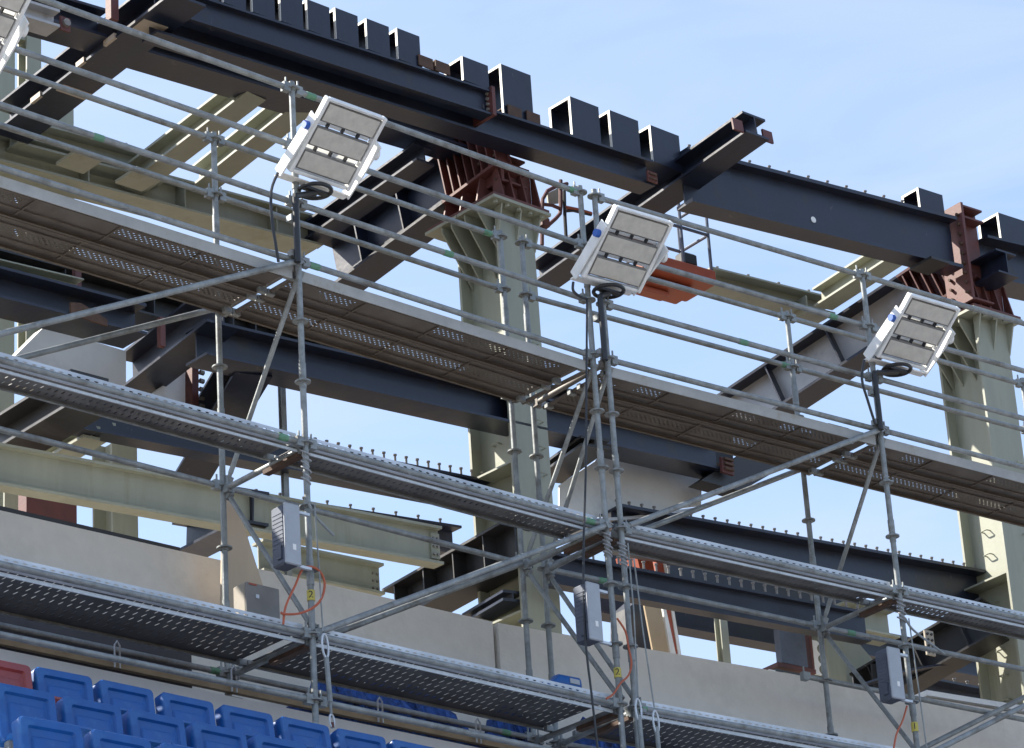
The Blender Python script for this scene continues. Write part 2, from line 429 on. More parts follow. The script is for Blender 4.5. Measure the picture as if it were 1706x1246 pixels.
brace(left, 'A', (0, -.03, 0), (-BAY, -.03, -1.5)); brace(left, 'A', (0, WID-.04, 0), (-BAY, WID-.04, -1.5))
brace(left, 'A', (BAY, -.03, -1.5), (0, -.03, -3.)); brace(left, 'A', (BAY, WID-.04, -1.5), (0, WID-.04, -3.))
right = thing('scaffold', P('B', 0, 0, -4.6), 'silver tube scaffold carrying the right floodlight, starting behind the middle floodlight', 'scaffold', 'tube scaffolds in front of the stand')
for s in (0, BAY, 2*BAY):
    standard(right, 'B', s, 0, -4.68, 1.56, LV, True)
    standard(right, 'B', s, WID, LEDGE+.02, 1.56, LVB, True)
bay(right, 'B', 0, BAY, {('b', 1.0): [.97], ('f', .5): [.5], ('f', 1.0): [.86], ('b', .5): [.1], ('f', -3.): [.02], ('b', -1.5): [.2, ]})
bay(right, 'B', BAY, 2*BAY, {('b', -1.5): [.12], ('f', -3.): [.3]})
for s in (0, BAY, 2*BAY): cross_frame(right, 'B', s)
brace(right, 'B', (BAY, -.03, 0), (0, -.03, -1.5)); brace(right, 'B', (BAY, WID-.04, 0), (0, WID-.04, -1.5))
brace(right, 'B', (2*BAY, -.03, -1.5), (BAY, -.03, -3.)); brace(right, 'B', (2*BAY, WID-.04, -1.5), (BAY, WID-.04, -3.))
ledger(right, 'B', (0.9*BAY, WID, -2.), (2*BAY, WID, -2.), 'ledger')
# green tape on a brace of the right scaffold
# ------------------------------------------------------------ walkways
def walkway(fr, s0, s1, level, label):
    o_, d, n = FR[fr]
    z = {3: 0., 2: -1.5, 1: -3.}[level]
    Q = lambda s, t, zz: P(fr, s, t, zz+z)
    root = thing('walkway', Q((s0+s1)/2, .5, 0), label, 'walkway', 'scaffold walkway decks')
    a, b = s0+.045, s1-.045
    if level == 3: top, bot, t0, t1, mt, lip = -.055, -.145, .03, .91, 'rusty_perforated', 'rusty_lip'
    else: top, bot, t0, t1, mt, lip = .05, -.05, .055, .45 if level == 2 else .85, 'galvanised_perforated', 'galvanised'
    npl = 2 if level == 3 else 1
    if level == 2: mt = 'pale_perforated'
    wd = (t1-t0)/npl
    for k in range(npl):
        u0 = t0+k*wd+.004; u1 = t0+(k+1)*wd-.004
        m = MB(); zz = top-.012
        m.box(Q(a, u0+.004, zz), d*(b-a), n*(u1-u0-.008), UP*.004)
        cc = (u0+u1)/2
        pl = m.build('plank', mt, root, uvf=lambda v: ((v-o_).dot(d), (v-o_).dot(n)-cc))
        for u, e in ((u0, 1), (u1, -1)):
            if k == 0 and e == 1: continue
            b_ = bot+.045 if level == 3 else .012
            m = MB()                          # folded lip, an L in section
            pr = [(0, top), (0, b_), (.024, b_), (.024, b_+.004), (.004, b_+.004), (.004, top)]
            m.prism([Q(a, u+(q if e > 0 else -abs(q)), w_) for q, w_ in pr], d*(b-a))
            m.build('side_lip', lip, pl)
        if level == 3:
            for u in (u0+.11, u1-.122):
                m = MB(); m.box(Q(a, u, zz-.014), d*(b-a), n*.008, UP*.013); m.build('rib', lip, pl)
            first = None; off = .11 if k else 0
            for i in range(1, 4):
                sx = a+(b-a)*(i-off)/4
                if first is None:
                    m = MB(); m.box(Q(sx, u0+.03, zz-.012), d*.016, n*(u1-u0-.06), UP*.010); first = m.build('stiffener', lip, pl); f0 = sx
                else:
                    c = first.copy(); C.objects.link(c); c.parent = pl; c.location = d*(sx-f0)
        for sx in (s0+.04, s1-.04):
            for u in (u0+.06, u1-.06):
                m = MB(); m.box(Q(sx-.035, u-.02, top-.058), d*.07, n*.04, UP*.045); m.build('end_hook', 'galvanised', pl)
    m = MB()
    if level == 3:
        m.box(Q(a, t0-.008, bot), d*(b-a), n*.008, UP*(top-bot)); m.build('edge_plate', 'fascia_grey', root)
    else:
        m.box(Q(a, t0-.006, -.02), d*(b-a), n*.004, UP*.108)
        m.build('edge_plate', 'slotted_edge', root, uvf=lambda v: ((v-o_).dot(d), (v-o_).z-(z+.060)+.1))
        m = MB(); m.box(Q(a, t0-.016, -.064), d*(b-a), n*.012, UP*(.026 if level == 1 else .02))
        m.build('edge_flange', 'galvanised_bright', root)
    return root
for fr, s0, s1, wa, wb in (('A', -BAY, 0, 'left of the left floodlight', 'at the left edge'), ('A', 0, BAY, 'between the left and middle floodlights', 'between the left post and the middle posts'),
                          ('B', 0, BAY, 'between the middle and right floodlights', 'between the middle posts and the right post'), ('B', BAY, 2*BAY, 'right of the right floodlight', 'right of the right post')):
    walkway(fr, s0, s1, 3, 'top walkway, rusty brown underside, '+wa)
    walkway(fr, s0, s1, 2, 'middle-level grey walkway with slotted edge, '+wb)
    walkway(fr, s0, s1, 1, 'lowest walkway, dark grey underside, '+wb)

# ------------------------------------------------------------ steelwork behind the scaffold
def stud_row(parent, fr, p, q, n, lift=0., off=None):
    st = None
    for i in range(n):
        c = lerp(Vector(p), Vector(q), (i+.5)/n)+UP*lift
        if st is None:
            m = MB(); m.tube((0, 0, 0), (0, 0, .09), .011, 6); m.tube((0, 0, .09), (0, 0, .104), .018, 6)
            st = m.build('shear_stud', 'bolt_steel', origin=Vector((0, 0, 0)))
            st.parent = parent; st.location = c-Vector(parent['_w'])
        else: copy_part(st, parent, c)
def ends(fr, px0, px1, t):
    return X(fr, px0[0], px0[1], t), X(fr, px1[0], px1[1], t)
def run_beam(fr, a, b, t, hpx, w, mt, label, cat='beam', grp=None, t2=None, tf=.025, studs=0, name='steel_beam', anchor='bf', stiff=0, setz=None):
    """beam along the run; a, b sight its lower front edge (or upper, anchor 'tf') at depth t; hpx = depth in metres"""
    p = X(fr, a[0], a[1], t); q = X(fr, b[0], b[1], t2 if t2 is not None else t)
    if anchor == 'tf': p = p-UP*hpx; q = q-UP*hpx
    if a[0] < 0: p = p-(q-p).normalized()*6  # runs on past the edge of the view
    if b[0] > 1706: q = q+(q-p).normalized()*6
    bdir = (q-p).cross(UP).normalized()
    if bdir.dot(FR[fr][2]) < 0: bdir = -bdir
    m = MB(); m.ibeam(p, q, bdir, hpx, w, tf)
    o = m.build(name, mt, origin=p)
    tag(o, label, cat, grp)
    if studs: stud_row(o, fr, p+bdir*w*.5, q+bdir*w*.5, studs, hpx)
    for i in range(stiff):
        c = lerp(p, q, (i+.5)/stiff); d = (q-p).normalized()
        m = MB(); m.box(c+UP*tf+bdir*.012, d*.012, bdir*(w/2-.022), UP*(hpx-2*tf)); m.build('web_stiffener', mt, o)
    return o, p, q, bdir
def cross_beam(fr, a, ta, b, tb, h, w, mt, label, cat='beam', grp=None, tf=.025, name='cross_beam', stiff=0, back=None):
    """beam running back from the pitch; a (front, depth ta) and b (rear, depth tb) sight its lower edge on the left side"""
    p = X(fr, a[0], a[1], ta); q = X(fr, b[0], b[1], tb)
    d = (q-p).normalized(); bdir = d.cross(UP).normalized()
    if bdir.dot(FR[fr][1]) < 0: bdir = -bdir
    up = bdir.cross(d).normalized()
    if up.z < 0: up = -up
    m = MB(); m.ibeam(p, q, bdir, h, w, tf, up=up)
    o = m.build(name, mt, origin=p); tag(o, label, cat, grp)
    for i in range(stiff):
        c = lerp(p, q, (i+.6)/stiff)
        m = MB(); m.box(c+up*tf+bdir*.012, d*.014, bdir*(w/2-.022), up*(h-2*tf)); m.build('web_stiffener', mt, o)
    return o, p, q, bdir, up
def bolts(parent, c0, du, dv, nu, nv, nrm, r=.014, mt='bolt_steel', ln=.02, name='bolt'):
    st = None
    for i in range(nu):
        for j in range(nv):
            c = Vector(c0)+du*i+dv*j
            m = MB(); m.tube(c, c+nrm*ln, r, 6); m.build(name, mt, parent)
dA, nA = FR['A'][1], FR['A'][2]; dB, nB = FR['B'][1], FR['B'][2]

# upper edge beams
E1 = run_beam('A', (266, 15), (826, 193), 1.94, .265, .14, 'dark_steel', 'upper of the two stacked dark steel beams under the row of open boxes', tf=.022)
E2 = run_beam('A', (262, 53), (1092, 310), 2.1, .285, .22, 'dark_steel', 'lower of the two stacked dark steel beams, reaching right to the cut-off stub', tf=.025)
E3 = run_beam('A', (205, 74), (822, 258), 2.75, .26, .34, 'dark_steel', 'dark steel beam with wide brown soffit just behind the stacked pair', tf=.025)
EB = run_beam('B', (1154, 335), (1605, 446), 2.35, .60, .24, 'dark_steel', 'deep navy steel beam with one white paint spot, between stub and right column', tf=.04, studs=14)
m = MB(); c = X('B', 1355, 366, 2.35+.11); m.tube(c, c-nB*.004, .034, 14); m.build('paint_spot', 'white_paint', EB[0])
EB2 = run_beam('B', (1655, 462), (1790, 492), 2.35, .5, .34, 'dark_steel', 'dark steel beam right of the right red column head, running out of frame', tf=.03)
# splice of the upper left beam at the red post
p = X('A', 822, 190, 1.92)
red1 = MB(); red1.box(p, dA*.04, nA*.3, UP*.30); 
o = red1.build('splice_plate', 'red_primer', E1[0])
p = X('A', 812, 188, 1.98)
for j in range(4):
    m = MB(); c = p+UP*(.04+j*.055); m.tube(c, c+dA*.05, .018, 6); m.build('bolt', 'bolt_steel', E1[0])
# red bolted plate near the stub on the lower beam
p = X('A', 1080, 300, 2.06); m = MB(); m.box(p, dA*.13, nA*.02, UP*.11); rp = m.build('fish_plate', 'red_primer', E2[0])
for j in range(2):
    m = MB(); m.cbox(p+dA*.065-nA*.008+UP*(.03+.05*j), dA*.1, nA*.015, UP*.016); m.build('bolt_row', 'rust', rp)

# open boxes standing on the beams: welded hollow stubs open to the left
def top_of(fr, beam, h):
    (s0, _, z0), (s1, _, z1) = ST(fr, beam[1]), ST(fr, beam[2])
    return lambda a, b: max(lerp(z0, z1, (a-s0)/(s1-s0)), lerp(z0, z1, (b-s0)/(s1-s0)))+h+.003
TOP1 = top_of('A', E1, .265); TOP2 = top_of('A', E2, .285); TOPB = top_of('B', EB, .60); TOPB2 = top_of('B', EB2, .5)
def box_stub(fr, x0, x1, ytop, t, base, label, mt='dark_steel', dep=.26, ybot=None):
    a = X(fr, x0, ytop, t); s0, _, z1 = ST(fr, a)
    s1 = ST(fr, X(fr, x1, ytop+(x1-x0)*.28, t))[0]
    L_ = s1-s0; w_ = .016; t += .03
    z0 = base(s0, s1); h = z1-z0
    th = thing('box_stub', P(fr, s0, t, z0), label, 'steel box', 'open steel boxes on the roof edge')
    d, n = FR[fr][1], FR[fr][2]
    m = MB(); m.box(P(fr, s0, t, z0), d*L_, n*w_, UP*h); m.build('front_plate', mt, th)
    m = MB(); m.box(P(fr, s0, t+dep-w_, z0), d*L_, n*w_, UP*h); m.build('back_plate', mt, th)
    m = MB(); m.box(P(fr, s0, t+w_, z1-w_), d*L_, n*(dep-2*w_), UP*w_); m.build('top_plate', mt, th)
    m = MB(); m.box(P(fr, s0, t+w_, z0), d*L_, n*(dep-2*w_), UP*w_); m.build('base_plate', mt, th)
    # rim of the open end, sunlight put into its near-white colour
    rim = MB()
    for q, wq, zq, hq in ((t-.001, w_+.012, z0, h), (t+dep-w_-.011, w_+.012, z0, h)):
        rim.box(P(fr, s0-.004, q, zq), d*.004, n*wq, UP*hq)
    rim.box(P(fr, s0-.004, t+w_+.011, z1-w_-.008), d*.004, n*(dep-2*w_-.022), UP*(w_+.008))
    for q in rim.v: pass
    bmr = rim.build('sunlit_rim', 'sunlit_pale', th)
    return th
fronts = [(330, -58), (375, -43), (423, -28), (470, -13), (515, 1), (562, 15), (614, 33), (665, 49)]
ordn = ['eighth', 'seventh', 'sixth', 'fifth', 'fourth', 'third', 'second', 'rightmost']
for (x, y), w in zip(fronts, ordn):
    box_stub('A', x, x+37, y-5, 1.92, TOP1, ('%s open black steel box of the close row at top left' if w == 'rightmost' else '%s open black box from the right in the close row at top left') % w)
box_stub('A', 774, 816, 91, 1.92, TOP1, 'lone open black steel box just left of the red splice plate')
box_stub('A', 838, 887, 104, 2.12, TOP2, 'tallest open black steel box, directly right of the red splice plate', dep=.3)
for (x, y), w in zip(((953, 158), (1019, 181), (1087, 206)), ('leftmost of the three open black boxes left of the stub', 'middle one of the three open black boxes left of the stub', 'open black steel box closest to the cut-off stub')):
    box_stub('A', x, x+47, y, 2.12, TOP2, w, dep=.3)
box_stub('B', 1533, 1573, 310, 2.4, TOPB, 'small open black box on the deep navy beam', dep=.25)
box_stub('B', 1666, 1712, 352, 2.4, TOPB2, 'open black steel box right of the right red column head', dep=.3)
# loose angle cleats between the boxes
for k, (x, y, w, lb) in enumerate(((690, 112, 30, 'short bare angle cleat right of the close row of boxes'), (718, 116, 32, 'rusty angle cleat left of the lone box'), (862, 186, 34, 'rusty angle cleat right of the tallest box'), (893, 195, 34, 'rusty angle cleat left of the three spaced boxes'))):
    a = X('A', x, y, 2.0); s0, _, z0 = ST('A', a); L_ = .17; z0 = (TOP1 if k < 2 else TOP2)(s0, s0+L_)+.112
    m = MB(); pr = [(0, 0), (.16, 0), (.16, .012), (.012, .012), (.012, .11), (0, .11)]
    m.prism([P('A', s0, (1.93 if k < 2 else 2.12)+u, z0-v) for u, v in pr], dA*L_)
    tag(m.build('angle_cleat', 'rust', origin=P('A', s0, 2.14, z0-.11)), lb, 'steel cleat', 'angle cleats on the edge beam')

# the stub that sticks out over the pitch and the rafter behind it
R3 = cross_beam('A', (1243, 219), 1.15, (884, 474), 4.35, .24, .31, 'dark_steel', 'dark steel rafter whose cut-off end sticks out beyond the roof edge', grp='dark roof rafters', name='roof_rafter')
o, p, q, bd, up = R3
m = MB(); m.box(p-bd*.14-up*.0+(q-p).normalized()*.02, bd*.135, (q-p).normalized()*.02, up*.13); w1 = m.build('end_lug', 'red_primer', o)
m = MB(); m.box(p+bd*.265+(q-p).normalized()*.02, bd*.13, (q-p).normalized()*.02, up*.13); m.build('end_lug', 'red_primer', o)
# left dark rafter R0 with tan bare patches
R0 = cross_beam('A', (285, -10), 1.7, (-10, 222), 4.4, .28, .36, 'dark_steel', 'dark steel rafter with bare tan patches, at the upper left corner', grp='dark roof rafters', name='roof_rafter')
o, p, q, bd, up = R0; dd = (q-p).normalized()
for k, (kk, u, ln, wd_) in enumerate(((.16, .03, .22, .25), (.30, -.015, .16, .03), (.47, -.015, .12, .03), (.62, .05, .12, .3), (.72, -.015, .15, .03))):
    m = MB(); c = p+dd*((q-p).length*kk)+bd*u-up*.004
    m.box(c, dd*ln, bd*wd_, up*.003 if u >= 0 else up*.05); m.build('bare_patch', 'gusset_tan', o)
# red post and blue-grey brackets above the left rafter
m = MB(); a = X('A', 185, 26, 2.3); m.box(a-UP*.02, dA*.08, nA*.08, UP*.6); tag(m.build('red_post', 'red_primer', origin=a), 'short red-primed post above the left rafter, at the top edge', 'post')
LBm = run_beam('A', (-60, -8), (180, 62), 2.6, .28, .32, 'dark_steel', 'dark beam with brown soffit left of the patched rafter, at the top-left corner', tf=.025)
LC = run_beam('A', (38, 26), (100, 45), 2.35, .17, .2, 'grey_steel', 'short blue-grey beam end with red bolted plate, left of the patched rafter')
m = MB(); a = X('A', 101, 48, 2.36); m.box(a, dA*.1, nA*.02, UP*.13); rp = m.build('end_plate', 'red_primer', LC[0])
m = MB(); m.tube(a+dA*.05+UP*.07, a+dA*.05+UP*.07-nA*.03, .035, 10); m.build('bolt', 'bolt_steel', rp)

# green back headers and rafters, left bay
GH1 = run_beam('A', (30, 238), (275, 303), 4.4, .27, .26, 'green_paint', 'upper of two stacked pale green beams behind the left scaffold rails', tf=.022, studs=7)
GH2 = run_beam('A', (-20, 262), (537, 409), 4.45, .32, .32, 'green_paint', 'long pale green beam with olive soffit behind the left scaffold rails', tf=.022, stiff=9)
GR1 = cross_beam('A', (412, 152), 2.9, (205, 312), 4.5, .22, .24, 'green_paint', 'left one of two pale green rafters under the roof edge', grp='pale green rafters', name='green_rafter')
GR2 = cross_beam('A', (492, 173), 2.9, (318, 312), 4.5, .22, .24, 'green_paint', 'right one of two pale green rafters, left of the left floodlight', grp='pale green rafters', name='green_rafter')
for k, (x, y) in enumerate(((134, 268), (232, 298))):   # soffit packs hung under the header
    a = X('A', x, y, 4.1); m = MB(); m.cbox(a, dA*.3, nA*.34, UP*.03)
    tag(m.build('bearing_plate', 'green_paint', origin=a), ('left' if k == 0 else 'right')+' one of two olive bearing plates under the stacked green beams', 'steel plate', 'olive bearing plates')
# green portal posts at the far left
def post(fr, xl, yt, t, w_, dpt, zb, mt, label, name='steel_post', cat='column', xtop=True, tf=.02, grp=None):
    a = X(fr, xl, yt, t); s, _, z1 = ST(fr, a); d, n = FR[fr][1], FR[fr][2]
    root = thing(name, P(fr, s, t, zb), label, cat, grp)
    for u, nm in ((0, 'front_flange'), (dpt-tf, 'back_flange')):
        m = MB(); m.box(P(fr, s, t+u, zb), d*w_, n*tf, UP*(z1-zb)); m.build(nm, mt, root)
    m = MB(); m.box(P(fr, s+w_/2-.008, t+tf, zb), d*.016, n*(dpt-2*tf), UP*(z1-zb)); m.build('web', mt, root)
    return root, s, z1
post('A', 84, 148, 4.9, .26, .3, LEDGE, 'green_paint', 'pale green column behind the patched rafter near the left edge')
pp, s_, z_ = post('A', 45, 50, 5.1, .16, .16, 1.4, 'green_paint', 'slim pale green portal post with curved knee at the far left')
m = MB(); pts = []
for k in range(9):
    an = PI/2*k/8; pts.append((-.42*math.sin(an)*1.0+.0, -.42*(1-math.cos(an))))
poly = [P('A', s_+.02+q[0], 5.12, z_-.1+q[1]) for q in pts]+[P('A', s_-.42, 5.12, z_), P('A', s_+.02, 5.12, z_)]
m.prism(poly, nA*.1); m.build('knee', 'green_paint', pp)
post('A', -14, 60, 5.1, .26, .2, LEDGE, 'green_paint', 'pale green column cut by the left edge of the picture')

# ------------------------------------------------------------ big columns
def column(fr, x, y, t, w_, dpt, ztop, zb, label, bevel):
    s = ST(fr, X(fr, x, y, t))[0]; d, n = FR[fr][1], FR[fr][2]; tf = .03
    root = thing('green_column', P(fr, s, t, zb), label, 'column', 'pale green columns with red heads')
    for u, nm, v0, v1 in ((0, 'front_flange', 0, w_), (dpt-tf, 'back_flange', w_*.2, w_*.8)):
        m = MB(); m.box(P(fr, s+v0, t+u, zb), d*(v1-v0), n*tf, UP*(ztop-zb)); m.build(nm, 'green_paint', root)
    m = MB(); m.box(P(fr, s+w_/2-.012, t+tf, zb), d*.024, n*(dpt-2*tf), UP*(ztop-zb)); web = m.build('web', 'green_paint', root)
    # stiffener plates between the flanges, left side
    for z in (-1.18, -1.62, -2.05, .25):
        m = MB(); m.box(P(fr, s+.01, t+tf, z), d*(w_/2-.024), n*(dpt-2*tf), UP*.02); m.build('stiffener', 'green_paint', root)
    # climbing hooks on web and front face
    for i in range(14):
        z = -2.0+i*.26
        if z > ztop-1.3: break
        c = P(fr, s+w_/2-.014, t+dpt*.55, z)
        m = MB(); m.path([c, c-d*.045, c-d*.05+n*.015, c-d*.05+n*.07, c-d*.045+n*.085, c+n*.085], .007, 5); m.build('rung', 'green_paint', web, smooth=True)
        c = P(fr, s+w_*.62, t-.001, z+.1)
        m = MB(); m.path([c, c-n*.06, c-n*.06+d*.08, c+d*.08], .007, 5); m.build('rung', 'green_paint', root, smooth=True)
    # flared capital: gusset fans under a cap plate
    hw = .50
    for u in (.0, .5, 1.):
        sx = s+w_*u
        m = MB(); m.prism([P(fr, sx-.008, t-.0, ztop-hw*.7), P(fr, sx-.008+(u-.5)*.03, t-.10, ztop-.002), P(fr, sx-.008, t, ztop-.002)], d*.016); m.build('gusset', 'green_paint', root)
    for u in (.14, .42, .70, .90):
        tx = t+dpt*u
        m = MB(); m.prism([P(fr, s+w_/2-.013, tx, ztop-hw*1.15), P(fr, s-.14, tx, ztop-.06), P(fr, s-.14, tx, ztop-.002), P(fr, s+w_/2-.013, tx, ztop-.002)], n*.016); m.build('gusset', 'green_paint', root)
    for (a0, a1, b0, b1) in ((-.16, w_+.1, -.15, dpt*.55), (-.16, w_+.1, dpt*.57, dpt+.16)):
        m = MB(); m.box(P(fr, s+a0, t+b0, ztop), d*(a1-a0), n*(b1-b0), UP*.03); m.build('cap_plate', 'green_paint', root)
    m = MB()
    for i in range(5):
        c = P(fr, s-.1+i*(w_+.12)/4, t-.1, ztop)
        mm = MB(); mm.tube(c-UP*.03, c, .024, 6); mm.build('cap_bolt', 'green_paint', root)
    # red head
    b0 = -.14
    m = MB(); m.box(P(fr, s-.15, t+b0, ztop+.031), d*(w_+.24), n*(dpt+.28), UP*.032); head = m.build('red_base_plate', 'red_primer', root)
    hz = bevel
    m = MB(); m.box(P(fr, s+.0, t+.0, ztop+.064), d*w_, n*.03, UP*hz); m.build('red_head_plate', 'red_primer', root)
    m = MB(); m.box(P(fr, s+w_/2-.012, t+.03, ztop+.064), d*.024, n*(dpt-.03), UP*hz); m.build('red_head_web', 'red_primer', root)
    m = MB(); m.box(P(fr, s, t+dpt-.03, ztop+.064), d*w_, n*.03, UP*hz); m.build('red_back_plate', 'red_primer', root)
    for u in (-.02, .28, .62, 1.):
        m = MB(); x0 = s+w_*u
        m.prism([P(fr, x0, t-.001, ztop+.064), P(fr, x0, t-.12, ztop+.064), P(fr, x0, t-.03, ztop+.064+hz*.9), P(fr, x0, t-.001, ztop+.064+hz*.9)], d*.018); m.build('red_fin', 'red_primer', root)
    for u in (.2, .55, .9):
        m = MB(); y0 = t+dpt*u
        m.prism([P(fr, s+w_/2-.013, y0, ztop+.064), P(fr, s-.12, y0, ztop+.064), P(fr, s-.02, y0, ztop+.064+hz*.9), P(fr, s+w_/2-.013, y0, ztop+.064+hz*.9)], n*.018); m.build('red_fin', 'red_primer', root)
    return root, s
zc1 = ST('A', X('A', 829, 330, 2.36))[2]
C1, sC1 = column('A', 833, 440, 2.5, .46, .68, zc1, LEDGE, 'pale green column with red head behind the middle floodlight\'s left side', .46)
zc2 = ST('B', X('B', 1632, 520, 2.4))[2]
C2, sC2 = column('B', 1644, 680, 2.5, .46, .68, zc2, LEDGE, 'pale green column with red head behind the right floodlight', .42)
# tall red flange post on the right head with bolts
def red_post(fr, x0, y0, x1, y1, t, label, n_b):
    a = X(fr, x0, y0, t); b = X(fr, x1, y1, t); s0 = ST(fr, b)[0]; z0 = ST(fr, b)[2]; z1 = ST(fr, a)[2]
    d, n = FR[fr][1], FR[fr][2]
    root = thing('red_splice_post', P(fr, s0, t, z0), label, 'steel post')
    m = MB(); m.box(P(fr, s0, t, z0), d*.035, n*.36, UP*(z1-z0)); m.build('end_plate', 'red_primer', root)
    m = MB(); m.box(P(fr, s0+.036, t+.16, z0), d*.34, n*.03, UP*(z1-z0)); m.build('web_plate', 'red_primer', root)
    for z in (z1-.03, z1-.16, z0+.02):
        m = MB(); m.box(P(fr, s0+.036, t+.02, z), d*.3, n*.139, UP*.02); m.build('shelf_plate', 'red_primer', root)
    for j in range(n_b):
        for u in (.05, .27):
            z = z0+(z1-z0)*(.08+.80*j/(n_b-1))
            m = MB(); c = P(fr, s0, t+u, z); m.tube(c-d*.035, c, .018, 6); m.build('bolt', 'rust', root)
    return root
red_post('B', 1600, 336, 1621, 497, 2.32, 'tall red-primed splice post with big bolts, right end of the deep navy beam', 9)
red_post('A', 838, 252, 836, 300, 2.42, 'small red-primed splice block on top of the left big column', 3)
# dark bracket shelf near the right splice and a tee end beyond
a = X('B', 1552, 430, 2.2); m = MB(); m.prism([a, a+dB*.26, a+dB*.26+UP*.03, a+UP*.03], nB*.32)
tag(m.build('bracket_shelf', 'black_steel', origin=a), 'black bracket plate on the deep navy beam beside the red splice post', 'bracket')
a = X('B', 1664, 452, 2.1); m = MB()
m.ibeam(a, a+nB*.5+dB*.0, dB, .27, .3, .02); tag(m.build('beam_end', 'dark_steel', origin=a), 'dark steel beam end facing out, right of the right red head', 'beam')

# girders running back from the columns
def girder(fr, a, ta, b, tb, h, w, label, redlen, nst, grey='grey_steel'):
    p = X(fr, a[0], a[1], ta); q = X(fr, b[0], b[1], tb); d = (q-p).normalized()
    bd = d.cross(UP).normalized(); bd = bd if bd.dot(FR[fr][1]) > 0 else -bd
    up = bd.cross(d); up = up if up.z > 0 else -up
    root = thing('roof_girder', p, label, 'girder', 'deep roof girders behind the columns')
    r = p+d*redlen; tf = .03
    for x0, x1, mt, mw, nm in ((p, r, 'red_primer', 'red_primer', 'red'), (r+d*.004, q, 'dark_steel', grey, 'dark')):
        m = MB(); m.box(x0, x1-x0, bd*w, up*tf); m.build('bottom_flange', mt, root)
        m = MB(); m.box(x0+up*(h-tf), x1-x0, bd*w, up*tf); m.build('top_flange', mt, root)
        m = MB(); m.box(x0+bd*(w/2-.009)+up*tf, x1-x0, bd*.018, up*(h-2*tf)); m.build('web', mw, root)
    for i in range(nst):
        c = p+d*(redlen*(i+.3)/nst)
        m = MB(); m.box(c+up*tf+bd*.004, d*.014, bd*(w/2-.014), up*(h-2*tf)); m.build('stiffener', 'red_primer', root)
    for kk in (.55, .8):
        c = lerp(p, q, kk); m = MB(); m.box(c+up*tf+bd*.01, d*.016, bd*(w/2-.02), up*(h-2*tf)); m.build('stiffener', 'dark_steel', root)
    return root
girder('A', (832, 268), 2.35, (548, 480), 4.7, .56, .34, 'deep dark girder with ribbed red end, behind the left floodlight', .78, 8, grey='dark_steel')
girder('B', (1628, 460), 2.4, (1225, 725), 5.2, .56, .36, 'deep grey-webbed girder with ribbed red end, left of the right floodlight', .78, 8)
cross_beam('A', (694, 266), 2.85, (500, 405), 4.6, .2, .22, 'dark_steel', 'slim dark rafter with bright lower edge, right behind the left floodlight', grp='dark roof rafters', name='roof_rafter')
cross_beam('B', (1476, 433), 2.7, (1356, 511), 4.0, .22, .24, 'green_paint', 'pale green rafter with sunlit rear end, left of the right red ribbed girder', name='green_rafter')
BH = run_beam('B', (1188, 472), (1392, 523), 4.1, .2, .3, 'green_paint', 'green-brown header beam right of the orange basket', tf=.02, studs=4)
m = MB(); a = X('B', 1345, 520, 4.08); m.box(a, dB*.02, nB*.2, UP*.2); m.build('end_cleat', 'green_paint', BH[0])

# ------------------------------------------------------------ middle floor steel
M1 = run_beam('A', (345, 590), (1213, 784), 2.5, .33, .30, 'dark_steel', 'long dark beam under the top walkway, ending at a red bolted plate', tf=.025)
m = MB(); a = X('A', 1204, 786, 2.46); m.box(a, dA*.16, nA*.03, UP*.16); rp = m.build('end_plate', 'red_primer', M1[0])
for j in range(3):
    m = MB(); c = a+UP*(.03+j*.05)-nA*.001; m.box(c+dA*.02, dA*.12, -nA*.03, UP*.022); m.build('bolt_row', 'rust', rp)
M2 = run_beam('A', (372, 560), (860, 690), 3.1, .3, .3, 'black_steel', 'black floor beam with thin vertical ribs, tucked behind the top walkway', tf=.02, stiff=14)
M2B = run_beam('B', (905, 700), (1240, 782), 3.2, .4, .3, 'black_steel', 'black floor beam behind the right top walkway', tf=.02)
M3 = run_beam('A', (-40, 485), (245, 557), 2.4, .28, .34, 'dark_steel', 'dark beam with scuffed blue-grey web at the left edge under the top walkway', tf=.025)
m = MB(); a = X('A', 118, 522, 2.38); m.prism([a, a+dA*.36-UP*.02, a+dA*.36+UP*.04, a+dA*.1+UP*.12, a+UP*.1], nA*.02); m.build('rusty_gusset', 'rust', M3[0])
M3b = run_beam('A', (-40, 448), (330, 545), 3.2, .25, .3, 'black_steel', 'black beam with thin ribs above the scuffed beam at the left edge', tf=.02, stiff=9)
m = MB(); a = X('A', 126, 483, 3.1); m.box(a, dA*.06, nA*.05, UP*.25); m.build('red_rib', 'red_primer', M3b[0])
m = MB(); a = X('A', 268, 575, 2.36); m.box(a, dA*.05, nA*.05, UP*.26)
tag(m.build('red_post', 'red_primer', origin=a), 'short red post where the scuffed beam meets the raking beam', 'post')
GD = run_beam('A', (-30, 442), (140, 482), 2.9, .1, .22, 'green_paint', 'thin green flange strip under the top walkway at the left edge', tf=.012)
CM1 = cross_beam('A', (345, 535), 2.4, (196, 652), 3.9, .34, .33, 'dark_steel', 'dark cross beam with wide soffit left of the left scaffold back post', name='cross_beam')
def plate(fr, pts, t, thick, mt, label, cat, name):
    m = MB(); pp = [X(fr, x, y, t) for x, y in pts]; m.prism(pp, FR[fr][2]*thick)
    return tag(m.build(name, mt, origin=sum(pp, Vector())/len(pp)), label, cat)
plate('A', ((18, 600), (72, 546), (128, 560), (210, 585), (210, 640), (150, 660), (30, 640)), 3.5, .14, 'pale_panel', 'pale grey steel web plate behind the brace at the left edge', 'steel plate', 'web_plate')
plate('A', ((255, 655), (318, 606), (318, 680), (262, 690)), 3.6, .1, 'white_paint', 'white sunlit panel with red bolted edge, left of the left back post', 'cladding', 'cladding_sheet')
